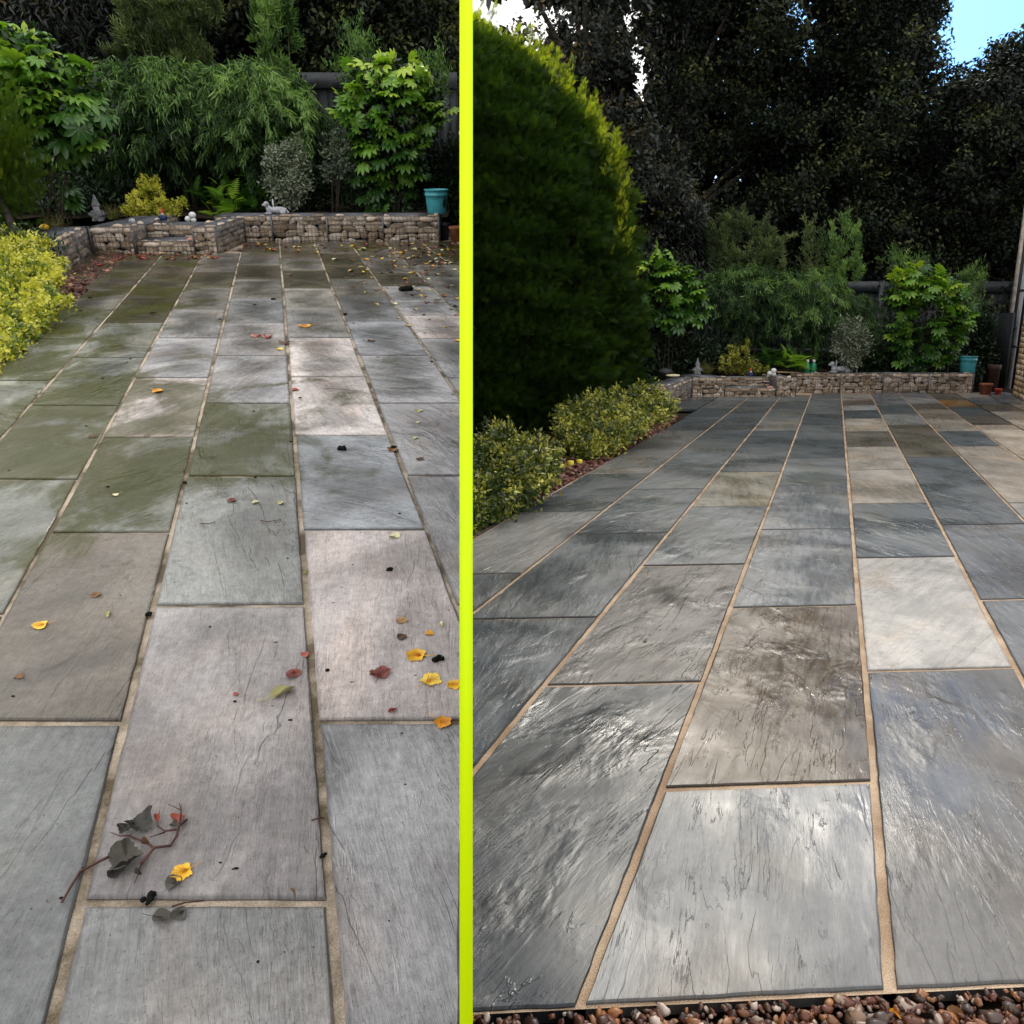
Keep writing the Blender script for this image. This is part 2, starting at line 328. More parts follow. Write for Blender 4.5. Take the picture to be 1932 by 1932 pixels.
M['mortar_l'] = mortarmat('old_mortar', (.13, .10, .06), (.55, .45, .34), 3.2, .42, .58)
M['soil'] = plain('soil', (.035, .024, .016), .95, .1, .5, 12, .02)
M['pebble'] = tinted('pebbles', [(0, (.03, .012, .008)), (.35, (.13, .04, .018)), (.55, (.06, .045, .036)), (.75, (.34, .13, .04)), (.9, (.26, .18, .12)), (1, (.6, .48, .4))], .42, .5, 40, .001)
M['chip'] = tinted('red_chippings', [(0, (.03, .01, .008)), (.5, (.10, .03, .02)), (.85, (.20, .07, .04)), (1, (.4, .24, .15))], .5, .4, 40, .001)
M['stone'] = tinted('gabion_stone', [(0, (.22, .15, .09)), (.4, (.50, .38, .26)), (.7, (.60, .46, .35)), (1, (.75, .64, .53))], .8, .3, 26, .012, .5)
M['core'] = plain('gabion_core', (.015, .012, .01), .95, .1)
M['wire'] = plain('galvanised_wire', (.16, .17, .19), .45, .5, .2, 30, 0, .6)
M['fence'] = plain('fence_paint', (.026, .03, .034), .6, .4, .25, 9, .002)
M['fence_rail'] = plain('fence_rail_paint', (.05, .055, .062), .55, .4, .3, 9, .002)
M['bark'] = plain('bark', (.045, .035, .028), .9, .2, .4, 18, .02)
M['cane'] = plain('cane', (.12, .15, .05), .5, .4, .3, 18)
M['lime'] = plain('lime_paint', (.72, .98, .0), .5, .2, .02, 4)
M['screen'] = plain('screen_boards', (.055, .058, .05), .8, .2, .25, 6, .002)
M['blue'] = plain('blue_plastic', (.06, .36, .42), .4, .5, .2, 12)
M['dark'] = plain('dark_plastic', (.02, .022, .03), .5, .4)
M['white'] = plain('white_glaze', (.8, .8, .78), .4, .5, .06, 14)
M['pipe'] = plain('pipe_plastic', (.55, .57, .62), .4, .5, .12, 14)
M['trim'] = plain('trim_paint', (.42, .38, .32), .6, .4, .35, 10)
M['black'] = plain('black_paint', (.012, .012, .014), .5, .4)
M['statue'] = plain('weathered_concrete', (.20, .20, .21), .8, .3, .5, 30, .004)
M['statue_pale'] = plain('pale_concrete', (.45, .45, .48), .7, .3, .3, 30, .004)
M['red'] = plain('red_paint', (.55, .05, .025), .5, .4, .15, 14)
M['blueclothes'] = plain('blue_paint', (.02, .04, .12), .5, .4)
M['terracotta'] = plain('terracotta', (.30, .10, .055), .8, .3, .3, 16, .003)
M['browntub'] = plain('brown_pot', (.07, .04, .03), .7, .3, .3, 16)
M['green_plastic'] = plain('green_plastic', (.02, .28, .14), .35, .5, .1, 16)
M['yellow_plastic'] = plain('yellow_plastic', (.75, .62, .05), .5, .4, .1, 14)
M['cream'] = plain('cream_glaze', (.75, .68, .42), .5, .4, .1, 14)
M['pink'] = plain('pink_stone', (.55, .25, .2), .7, .3, .2, 30)
M['wood'] = plain('pale_wood', (.45, .33, .18), .7, .3, .2, 30)

def brickmat():
    m, t, p = mat('honey_stone_wall', .85, .2)
    tc_ = nd(t, 'ShaderNodeTexCoord'); a = nd(t, 'ShaderNodeAttribute', attribute_name='tint')
    r = ramp(t, [(0, (.38, .24, .12)), (.5, (.62, .44, .26)), (1, (.78, .63, .45))]); t.links.new(a.outputs['Fac'], r.inputs[0])
    n = nd(t, 'ShaderNodeTexNoise'); n.inputs['Scale'].default_value = 14; n.inputs['Detail'].default_value = 8; t.links.new(tc_.outputs['Object'], n.inputs[0])
    k = math_(t, 'MULTIPLY_ADD', n.outputs[0], 1.1, .45)
    v = nd(t, 'ShaderNodeVectorMath', operation='SCALE'); t.links.new(r.outputs[0], v.inputs[0]); t.links.new(k, v.inputs['Scale'])
    t.links.new(v.outputs[0], p.inputs['Base Color'])
    b = nd(t, 'ShaderNodeBump'); b.inputs['Distance'].default_value = .02; t.links.new(n.outputs[0], b.inputs['Height']); t.links.new(b.outputs[0], p.inputs['Normal'])
    return m
M['brick'] = brickmat()
M['conifer'] = leafmat('cypress_foliage', [(0, (.014, .034, .005)), (.4, (.042, .085, .010)), (.8, (.09, .14, .012)), (1, (.62, .64, .04))], .5, .55, .25)  # last stop holds the painted sunlit rim colour
M['tree_dark'] = leafmat('evergreen_leaves', [(0, (.002, .004, .002)), (.5, (.006, .011, .006)), (.85, (.026, .040, .018)), (1, (.09, .10, .03))], .15, .5, .25)
M['tree_grey'] = leafmat('greyish_leaves', [(0, (.006, .009, .007)), (.6, (.018, .024, .017)), (.99, (.05, .06, .045)), (1, (.12, .09, .03))], .12, .42, .4)
M['bamboo'] = leafmat('bamboo_leaves', [(0, (.008, .02, .008)), (.4, (.045, .10, .03)), (.65, (.19, .33, .09)), (1, (.42, .56, .18))], .3, .4, .45)
M['bamboo_olive'] = leafmat('olive_bamboo_leaves', [(0, (.014, .028, .012)), (.5, (.10, .14, .05)), (1, (.32, .38, .14))], .25, .45, .4)
M['fatsia'] = leafmat('fatsia_leaves', [(0, (.014, .05, .010)), (.4, (.05, .14, .02)), (.75, (.20, .38, .04)), (.95, (.50, .62, .06)), (1, (.45, .38, .05))], .3, .3, .55)  # bright yellow green stop stands for lit leaves
M['euon'] = leafmat('golden_euonymus', [(0, (.03, .06, .01)), (.35, (.12, .18, .02)), (.6, (.5, .48, .05)), (1, (.85, .78, .16))], .25, .45, .4)
M['euon_dim'] = leafmat('variegated_euonymus', [(0, (.016, .035, .009)), (.5, (.05, .08, .016)), (.68, (.30, .30, .04)), (1, (.78, .72, .16))], .25, .4, .45)
M['silver'] = leafmat('silver_variegated_leaves', [(0, (.05, .07, .045)), (.5, (.20, .24, .16)), (1, (.6, .62, .5))], .2, .5, .4)
M['fern'] = leafmat('fern_fronds', [(0, (.02, .07, .01)), (.5, (.10, .25, .02)), (1, (.40, .60, .04))], .35, .45, .3)
M['under'] = leafmat('shade_leaves', [(0, (.006, .014, .005)), (.6, (.02, .045, .014)), (1, (.06, .11, .03))], .2, .4, .4)
M['grass'] = leafmat('tuft_grass', [(0, (.05, .06, .015)), (1, (.3, .28, .1))], .25, .5, .3)
M['leaf_yellow'] = tinted('yellow_leaf', [(0, (.7, .25, .01)), (.5, (.85, .50, .02)), (1, (.9, .68, .10))], .5, .4, 45, .002, .6)
M['leaf_red'] = tinted('red_leaf', [(0, (.16, .03, .02)), (1, (.45, .10, .06))], .5, .4, 60, .001, .3)
M['leaf_brown'] = tinted('brown_leaf', [(0, (.05, .025, .015)), (.6, (.28, .13, .04)), (1, (.6, .42, .18))], .6, .4, 60, .001, .3)
M['leaf_dead'] = tinted('dead_leaf', [(0, (.025, .024, .022)), (1, (.09, .08, .06))], .6, .4, 60, .002, .4)
M['leaf_pale'] = tinted('pale_leaf', [(0, (.5, .45, .2)), (1, (.75, .7, .4))], .5, .4, 60, .001, .2)
M['twig'] = plain('twig_bark', (.09, .035, .028), .6, .4, .4, 30)
M['moss'] = plain('moss_clod', (.01, .011, .009), .95, .1, .4, 80, .004)

# ------------------------------------------------------------------ ground and terraces
def clip(poly, a, b, c):                       # keep a*x+b*y<=c
    out = []
    for i in range(len(poly)):
        p, q = poly[i], poly[(i+1) % len(poly)]; dp = a*p[0]+b*p[1]-c; dq = a*q[0]+b*q[1]-c
        if dp <= 0: out.append(p)
        if (dp < 0) != (dq < 0) and abs(dp-dq) > 1e-12:
            k = dp/(dp-dq); out.append((p[0]+(q[0]-p[0])*k, p[1]+(q[1]-p[1])*k))
    return out
def halfplane(fr, p, q, inside):               # line through two picture points, on the terrace
    a, b, c = fr.g(*p), fr.g(*q), fr.g(*inside); n = (-(b.y-a.y), b.x-a.x); k = n[0]*a.x+n[1]*a.y
    return (n[0], n[1], k) if n[0]*c.x+n[1]*c.y < k else (-n[0], -n[1], -k)
def divide(fr, margin=.012):
    n, c = fr.pln(); s_ = -fr.side
    return (s_*n[0], s_*n[1], s_*(n @ c)-margin)
def inset(poly, g):
    n = len(poly); c = (sum(p[0] for p in poly)/n, sum(p[1] for p in poly)/n); out = poly
    for i in range(n):
        p, q = poly[i], poly[(i+1) % n]; d = (q[0]-p[0], q[1]-p[1]); l = math.hypot(*d)
        if l < 1e-6: continue
        nn = (d[1]/l, -d[0]/l); k = nn[0]*p[0]+nn[1]*p[1]
        if nn[0]*c[0]+nn[1]*c[1] > k: nn = (-nn[0], -nn[1]); k = -k
        out = clip(out, nn[0], nn[1], k-g)
        if len(out) < 3: return []
    return out
def edgework(poly, step=.05, amp=.0022, r=random):
    out = []
    for i in range(len(poly)):
        p, q = poly[i], poly[(i+1) % len(poly)]; l = math.hypot(q[0]-p[0], q[1]-p[1]); n = max(1, int(l/step))
        if l < 1e-5: continue
        nn = ((q[1]-p[1])/l, -(q[0]-p[0])/l)
        for k in range(n):
            t = k/n; a = r.uniform(-amp, amp) if k else 0
            out.append((p[0]+(q[0]-p[0])*t+nn[0]*a, p[1]+(q[1]-p[1])*t+nn[1]*a))
    return out
def paving(fr, name, cols, clips, colours, slope, gap, matslab, algae=None, seed=1, damp=None):
    r = random.Random(seed); V = []; Fc = []; UV = []; ST = []; AL = []; CE = []; SZ = []
    for (u0, u1, ys, key) in cols:
        for j in range(len(ys)-1):
            yn, yf = ys[j], ys[j+1]
            def cor(u, y):
                x = fr.vp[0]+u*(y-fr.vp[1]); yy = y+slope*(y-fr.vp[1])*(x-fr.vp[0]); yy = min(yy, y+60)
                x = fr.vp[0]+u*(yy-fr.vp[1]); g = fr.g(x, yy); return (g.x, g.y)
            q = [cor(u0, yn), cor(u1, yn), cor(u1, yf), cor(u0, yf)]
            q = [(a+r.uniform(-.003, .003), b+r.uniform(-.003, .003)) for a, b in q]
            q = inset(q, gap/2)
            if len(q) == 4:
                o0 = np.array(q[0]); Mx = np.linalg.inv(np.stack([np.array(q[1])-o0, np.array(q[3])-o0], 1)); e1 = np.array(q[1])-o0; e3 = np.array(q[3])-o0; ar = abs(e1[0]*e3[1]-e1[1]*e3[0])
                WL = (ar/np.linalg.norm(e3), ar/np.linalg.norm(e1))
            dmp = damp(yn, yf) if damp else 0.0
            for f_, cl_ in clips:
                if len(q) >= 3 and f_(.5*(yn+yf), u0): q = clip(q, *cl_)
            if len(q) < 3: continue
            col = colours(key, j, r)
            cx = sum(a for a, b in q)/len(q); cy = sum(b for a, b in q)/len(q)
            e = edgework(q, .05, .0016, r)
            i2 = [(cx+(a-cx)*(1-.005/max(.05, math.hypot(a-cx, b-cy))), cy+(b-cy)*(1-.005/max(.05, math.hypot(a-cx, b-cy)))) for a, b in e]
            zt = r.uniform(-.0012, .0012)
            n0 = len(V); n = len(e)
            V += [(a, b, zt) for a, b in i2]+[(a, b, zt-.0035) for a, b in e]+[(a, b, -.04) for a, b in e]
            fs = [tuple(n0+i for i in range(n))]
            for i in range(n):
                k = (i+1) % n
                fs += [(n0+i, n0+n+i, n0+n+k, n0+k), (n0+n+i, n0+2*n+i, n0+2*n+k, n0+n+k)]
            # grain direction in degrees from the column direction, own offset per slab
            gr = col[1] if col[1] is not None else r.gauss(0, 25); off = (r.uniform(0, 60), r.uniform(0, 60))
            sd_ = (fr.vp[0]-CX)/F*math.cos(fr.th); ang = math.atan2(1, sd_)+R(gr)
            ca, sa = math.cos(ang), math.sin(ang)
            for f in fs:
                Fc.append(f)
                for vi in f:
                    a, b, _ = V[vi]; UV += [(a*ca+b*sa)+off[0], (-a*sa+b*ca)+off[1]]
                    ce = Mx @ (np.array((a, b))-o0); CE += [ce[0], ce[1]]; SZ += [WL[0], WL[1], dmp]; ST += [*col[0], 1.0]; AL.append(algae(a, b) if algae else 0.0)
    me = bpy.data.meshes.new(name); me.from_pydata(V, [], Fc)
    u = me.uv_layers.new(name='grain'); u.data.foreach_set('uv', UV)
    u2 = me.uv_layers.new(name='cell'); u2.data.foreach_set('uv', CE); z_ = me.attributes.new('size', 'FLOAT_VECTOR', 'CORNER'); z_.data.foreach_set('vector', SZ)
    c = me.color_attributes.new('stone', 'FLOAT_COLOR', 'CORNER'); c.data.foreach_set('color', ST)
    a = me.attributes.new('algae', 'FLOAT', 'CORNER'); a.data.foreach_set('value', AL)
    me.materials.append(matslab); me.update()
    o = bpy.data.objects.new(name, me); COL.objects.link(o); o.matrix_world = fr.M
    tag(o, kind='structure'); return o

always = lambda y, u: True
# --- right terrace, washed
UR = [-2.18, -1.73, -1.28, -.822, -.378, .084, .532, .985, 1.425, 1.86, 2.30, 2.72]
colsR = [
 (UR[0], UR[1], [1180, 1000, 915, 865, 800, 770, 742], 0),
 (UR[1], UR[2], [1300, 1070, 957.5, 890, 846, 810.6, 786, 768, 754, 742], 1),
 (UR[2], UR[3], [1877, 1154, 1000, 918.7, 862.7, 826.3, 798.5, 780, 768, 756, 743], 2),
 (UR[3], UR[4], [1877, 1279, 1061, 953, 888, 843.5, 811.6, 788, 771, 756, 745], 3),
 (UR[4], UR[5], [1877, 1477, 1142, 997, 914.5, 864, 828, 801.6, 780, 764, 752.5, 741.5], 4),
 (UR[5], UR[6], [1877, 1267, 1053, 950.5, 886.6, 843.5, 814, 790, 774, 765, 755.5, 741.5], 5),
 (UR[6], UR[7], [1877, 1450, 1137, 993, 914.5, 864, 827.6, 802, 782.7, 765, 752.7, 741.5], 6),
 (UR[7], UR[8], [1877, 1300, 1060, 953, 844.3, 815, 791.7, 774, 761.7, 751, 741.5], 7),
 (UR[8], UR[9], [1877, 1450, 1150, 985, 905, 828.7, 803.7, 785.7, 768.6, 756, 741.5], 8),
 (UR[9], UR[10], [1250, 1000, 905, 850, 815, 793.8, 778, 763.8, 753, 741.5], 9),
 (UR[10], UR[11], [1100, 950, 880, 830, 800, 780, 765, 753, 741.5], 10)]
slate = (.072, .083, .09); grey = (.13, .14, .15); dbrown = (.10, .088, .072); beige = (.30, .265, .22); olive = (.20, .185, .14); lgrey = (.24, .24, .235)
ovR = {(2, 0): (slate, 8), (2, 1): (slate, 10), (3, 0): ((.036, .042, .046), -14), (3, 1): ((.07, .064, .06), -8), (3, 2): (slate, -12), (3, 3): (olive, 10),
       (4, 0): ((.16, .163, .165), 4), (4, 1): ((.075, .053, .032), -4), (4, 2): (grey, 2), (4, 3): (grey, 0), (5, 0): ((.14, .135, .128), 6), (5, 1): ((.40, .375, .34), -22),
       (5, 2): (slate, 40), (5, 3): (beige, 10), (5, 4): (beige, 0), (5, 5): (dbrown, 0), (5, 6): (beige, 0), (5, 7): (slate, 0), (5, 8): (lgrey, 0), (5, 9): (dbrown, 0),
       (6, 0): (lgrey, 8), (6, 1): (grey, 15), (6, 2): (grey, 10), (6, 3): (slate, 30), (6, 4): (slate, 20), (6, 5): ((.085, .075, .055), 0), (6, 6): (dbrown, 0), (6, 7): (lgrey, 0),
       (6, 8): (slate, 0), (7, 3): (beige, 10), (7, 4): (slate, 10), (7, 5): (beige, 0), (7, 6): ((.2, .17, .14), 0), (7, 7): (dbrown, 0), (7, 8): (lgrey, 0), (8, 3): (beige, 0), (8, 4): ((.42, .36, .29), 0),
       (8, 5): ((.42, .36, .29), 0), (8, 6): (dbrown, 0), (8, 7): (slate, 0), (8, 8): ((.26, .13, .04), 0), (8, 9): (dbrown, 0), (9, 3): ((.42, .36, .29), 0), (9, 4): ((.42, .36, .29), 0), (9, 5): (beige, 0), (9, 6): (dbrown, 0)}  # pale beige of the far right columns paints the sun glare there
def colR(k, j, r):
    if (k, j) in ovR: c, g_ = ovR[(k, j)]
    else:
        c = r.choice([slate, slate, (.12, .13, .13), (.10, .108, .112), (.165, .16, .15)]) if k < 5 else r.choice([slate, grey, lgrey, (.25, .22, .19), grey]); g_ = None
    f = r.uniform(.92, 1.08); return (tuple(x*f for x in c), g_)
edgeR = halfplane(RT, (892, 1012), (1290, 790), (1500, 1300)); wingR = halfplane(RT, (1260, 770), (1304, 746), (1500, 800))
patR = paving(RT, 'patio', colsR, [(always, divide(RT)), (lambda y, u: y > 779, edgeR), (lambda y, u: y <= 779, wingR)], colR, -.00004, .021, M['slab_wet'], seed=3)
# --- left terrace, unwashed
UL = [-1.86, -1.53, -1.205, -.88, -.5525, -.248, .076, .39, .71, 1.03, 1.35, 1.67]
colsL = [
 (UL[0], UL[1], [1400, 1000, 800, 700, 640, 590, 550, 520, 495, 474], 0),
 (UL[1], UL[2], [1400, 1000, 760, 680, 610, 560, 528, 500, 474], 1),
 (UL[2], UL[3], [1400, 1000, 830, 717, 639, 585, 544, 513, 490, 474], 2),
 (UL[3], UL[4], [2400, 1500, 1160, 903.5, 764, 674, 608, 561, 528, 500, 477], 3),
 (UL[4], UL[5], [2400, 1362, 1004, 824.6, 712, 637, 583, 542.6, 512.7, 488, 477], 4),
 (UL[5], UL[6], [2700, 1703, 1141, 898, 760.5, 670.6, 609.5, 562.7, 526.5, 500, 476, 455], 5),
 (UL[6], UL[7], [2700, 1360, 999, 821, 710, 636.6, 585, 543.8, 510, 488, 470, 455], 6),
 (UL[7], UL[8], [1700, 1141, 897, 760, 670, 606, 561, 526.5, 501, 478, 455], 7),
 (UL[8], UL[9], [1200, 850, 712, 638, 595, 571, 540, 515, 490, 470, 455], 8),
 (UL[9], UL[10], [900, 740, 660, 610, 560, 525, 500, 475, 455], 9),
 (UL[10], UL[11], [900, 700, 620, 570, 530, 500, 470, 455], 10)]
lg = (.31, .30, .29); pk = (.50, .44, .41); bl = (.31, .30, .30); gn = (.19, .195, .165); dk = (.085, .072, .052); lt = (.55, .49, .455); ol = (.075, .066, .04)
ovL = {(3, 0): (gn, -10), (3, 1): ((.16, .165, .155), -10), (3, 2): (gn, -20), (3, 3): (gn, -40), (3, 4): (gn, -30), (4, 0): ((.21, .215, .205), -10), (4, 1): ((.17, .145, .115), -12), (4, 2): (gn, -42), (4, 3): (lt, -35),
       (4, 4): (bl, -60), (4, 5): ((.28, .27, .26), 0), (5, 0): ((.28, .275, .265), 3), (5, 1): ((.34, .31, .295), -6), (5, 2): ((.27, .27, .25), 4), (5, 3): (gn, 0), (5, 4): (bl, -20), (5, 5): ((.33, .31, .30), 0),
       (6, 0): (bl, 5), (6, 1): (pk, -10), (6, 2): ((.27, .28, .29), 50), (6, 3): (lt, 10), (6, 4): (lt, 10), (6, 5): ((.25, .24, .23), 0), (6, 6): ((.3, .28, .25), 0), (7, 1): (bl, 5), (7, 2): (bl, 20), (7, 3): (bl, 40), (7, 4): ((.25, .25, .26), 40),
       (7, 5): ((.17, .17, .17), 0), (8, 3): (pk, 0)}
def colL(k, j, r):
    n = len(colsL[k][2])-1
    if (k, j) in ovL: c, g_ = ovL[(k, j)]
    else:
        back = j >= n-4; c = r.choice([dk, ol, (.17, .16, .14)]) if back or k <= 4 else r.choice([bl, lg, (.2, .2, .2)]); g_ = None
        if k <= 3 and not back: c = gn
    f = r.uniform(.93, 1.07); return (tuple(x*f for x in c), g_)
def algL(x, y):
    # centre of the growth near the planted edge
    c1 = LT.g(110, 830); c2 = LT.g(300, 850); c3 = LT.g(60, 600)
    v = 1.5*math.exp(-((x-c1.x)**2/.8+(y-c1.y)**2/2.2))+.75*math.exp(-((x-c2.x)**2/.5+(y-c2.y)**2/.35))+1.0*math.exp(-((x-c3.x)**2/1.2+(y-c3.y)**2/5))
    b = LT.g(500, 470); v += .55*math.exp(-((y-b.y)**2/1.6)); v += -.45 if y < LT.g(400, 1120).y else 0; return min(1.15, v)
edgeL = halfplane(LT, (0, 682), (175, 540), (500, 1000)); wingL = halfplane(LT, (124, 509), (177, 474), (500, 600))
patL = paving(LT, 'patio', colsL, [(always, divide(LT)), (lambda y, u: y > 529, edgeL), (lambda y, u: y <= 529, wingL)], colL, 0.0, .018, M['slab_dirty'], algL, seed=5, damp=lambda a, b: 1.0 if a < 850 else (.45 if a < 1010 else .12))

def sheet(fr, name, pts, z, m, clips=(), kind='structure', sub=None):
    q = [(p[0], p[1]) for p in pts]
    for c in clips: q = clip(q, *c)
    g = G(); g.add(np.array([(a, b, z) for a, b in q]), [tuple(range(len(q)))]); o = g.build(name, m, fr=fr); tag(o, kind=kind); return o
def gp(fr, *pp): return [tuple(fr.g(*p)[:2]) for p in pp]
NEAR_R = RT.g(966, 1881).y
big = [(-60, -60), (60, -60), (60, 60), (-60, 60)]
mR = sheet(RT, 'mortar_bed', gp(RT, (-1000, 2003), (3200, 1793))+[(9, 17.2), (-6, 17.2)], -.0075, M['mortar_r'], [divide(RT), edgeR])
mL = sheet(LT, 'mortar_bed', [(-9, .15), (3, .15), (3, 13.5), (-9, 13.5)], -.0075, M['mortar_l'], [divide(LT), edgeL])
ground = sheet(RT, 'ground', [(-400, -400), (400, -400), (400, 400), (-400, 400)], -.075, M['soil'])
gl = sheet(LT, 'garden_slope', [(-14, .12), (6, .12), (6, 24), (-14, 24)], -.045, M['soil'], [divide(LT, .02)])

# --- gravel and chippings
def ico():
    t = (1+5**.5)/2; v = np.array([(-1,t,0),(1,t,0),(-1,-t,0),(1,-t,0),(0,-1,t),(0,1,t),(0,-1,-t),(0,1,-t),(t,0,-1),(t,0,1),(-t,0,-1),(-t,0,1)], float)
    f = [(0,11,5),(0,5,1),(0,1,7),(0,7,10),(0,10,11),(1,5,9),(5,11,4),(11,10,2),(10,7,6),(7,1,8),(3,9,4),(3,4,2),(3,2,6),(3,6,8),(3,8,9),(4,9,5),(2,4,11),(6,2,10),(8,6,7),(9,8,1)]
    v /= np.linalg.norm(v[0]); V = list(map(tuple, v)); c = {}; F2 = []
    def mid(a, b):
        k = (min(a, b), max(a, b))
        if k not in c: p = (np.array(V[a])+np.array(V[b])); p /= np.linalg.norm(p); V.append(tuple(p)); c[k] = len(V)-1
        return c[k]
    for a, b, d in f:
        ab, bd, da = mid(a, b), mid(b, d), mid(d, a); F2 += [(a, ab, da), (b, bd, ab), (d, da, bd), (ab, bd, da)]
    return np.array(V), F2
IV, IF = ico()
def rot_basis(N, tilt=1.0):
    a = rng.normal(size=(N, 3)); a[:, 2] *= tilt; X = a/np.linalg.norm(a, axis=1)[:, None]
    b = rng.normal(size=(N, 3)); Y = np.cross(X, b); Y /= np.linalg.norm(Y, axis=1)[:, None]; return X, Y, np.cross(X, Y)
def pebbles(fr, P, size, z, m, name, flat=.6):
    g = G(); kinds = 5; idx = rng.integers(0, kinds, len(P))
    for k in range(kinds):
        T = IV*(1+rng.uniform(-.30, .30, (len(IV), 1))); sel = P[idx == k]; n = len(sel)
        X, Y, Z = rot_basis(n, .35)
        s_ = rng.lognormal(-.05, .42, (n, 1))*size/2*np.stack([rng.uniform(.9, 1.4, n), rng.uniform(.7, 1, n), rng.uniform(flat*.7, flat*1.1, n)], 1)
        P3 = np.stack([sel[:, 0], sel[:, 1], z+rng.uniform(-.3, .45, n)*size], 1)
        g.scatter(T, IF, P3, X, Y, Z, s_, rng.uniform(0, 1, n))
    o = g.build(name, m, fr=fr, smooth=True); tag(o, kind='stuff'); return o
def inpoly(P, poly):
    x, y = P[:, 0], P[:, 1]; c = np.zeros(len(P), bool); n = len(poly)
    for i in range(n):
        x0, y0 = poly[i]; x1, y1 = poly[(i+1) % n]
        k = ((y0 > y) != (y1 > y)) & (x < (x1-x0)*(y-y0)/((y1-y0) or 1e-9)+x0); c ^= k
    return c
def fill(poly, N):
    a = np.array(poly); P = rng.uniform(a.min(0), a.max(0), (N, 2)); return P[inpoly(P, poly)]
# gravel strip in front of the washed terrace
strip = clip([(-.8, .35), (1.5, .35)]+gp(RT, (3200, 1796), (-600, 1986)), *divide(RT))
P = fill(strip, 17000); o = pebbles(RT, P, .0165, -.014, M['pebble'], 'gravel'); tag(o, 'wet brown and orange pebbles along the near edge of the washed paving', 'gravel')
bed = gp(RT, (892, 1100), (892, 1000), (1285, 775), (1310, 775), (1300, 790)); bed2 = clip([(-2.9, 3.0), (-.2, 3.0), (2.6, 12.5), (2.0, 13.5), (-1, 12)], -edgeR[0], -edgeR[1], -edgeR[2]-.02)
bed2 = clip(bed2, *divide(RT)); P = fill(bed2, 34000)
a_, b_, c_ = edgeR; d_ = (a_*P[:, 0]+b_*P[:, 1]-c_)/math.hypot(a_, b_); P = P[(d_ < .75)]
o = pebbles(RT, P, .035, -.03, M['chip'], 'chippings'); tag(o, 'dark red stone chippings in the bed beside the washed paving', 'chippings')
bedl = clip([(-6, 3), (-.5, 3), (-.5, 13), (-6, 13)], -edgeL[0], -edgeL[1], -edgeL[2]-.02); P = fill(bedl, 26000)
a_, b_, c_ = edgeL; d_ = (a_*P[:, 0]+b_*P[:, 1]-c_)/math.hypot(a_, b_); P = P[(d_ < .42)]
o = pebbles(LT, P, .035, -.02, M['chip'], 'chippings'); tag(o, 'orange red stone chippings between yellow bush and mossy paving', 'chippings')

# ------------------------------------------------------------------ added screen standing in for the lime border band between the views
def screen():
    up = np.array(CR @ Vector((0, 1, 0))); fw = np.array(CR @ Vector((-86.5/F, 0, -1))); n = NPn; C0 = np.array(CAM)
    t = 25*.9/F; h = t/2
    def P(z, b, o_): return C0+fw*z+up*b+n*o_
    def prism(g, pts, o0, o1):
        V = [P(a, b, o0) for a, b in pts]+[P(a, b, o1) for a, b in pts]; k = len(pts)
        g.add(np.array(V), [tuple(range(k))[::-1], tuple(range(k, 2*k))]+[(i, (i+1) % k, k+(i+1) % k, k+i) for i in range(k)])
    base = tuple(C0+fw*.9+up*(-1.07))
    root = bpy.data.objects.new('added_screen', None); COL.objects.link(root); root.location = base; BASE[root.name] = base
    tag(root, 'added tall thin lime yellow edged screen standing in for the border band between the two terraces', 'screen')
    g = G(); prism(g, [(.9, -1.07), (.915, -1.07), (.915, .75), (.9, .75)], -h, h); g.build('edge_board', M['lime'], root)
    g = G()
    def zb(z, hz): # height above ground world hz -> b
        return (hz-C0[2]-z*fw[2])/up[2]
    prism(g, [(.918, zb(.918, -.05)), (21, zb(21, -.05)), (21, zb(21, 5.2)), (9, zb(9, 4.6)), (.918, .74)], -h+.002, h-.002)
    g.build('panel', M['screen'], root)  # added panel, dark so no lime light bounces onto the paving
screen()

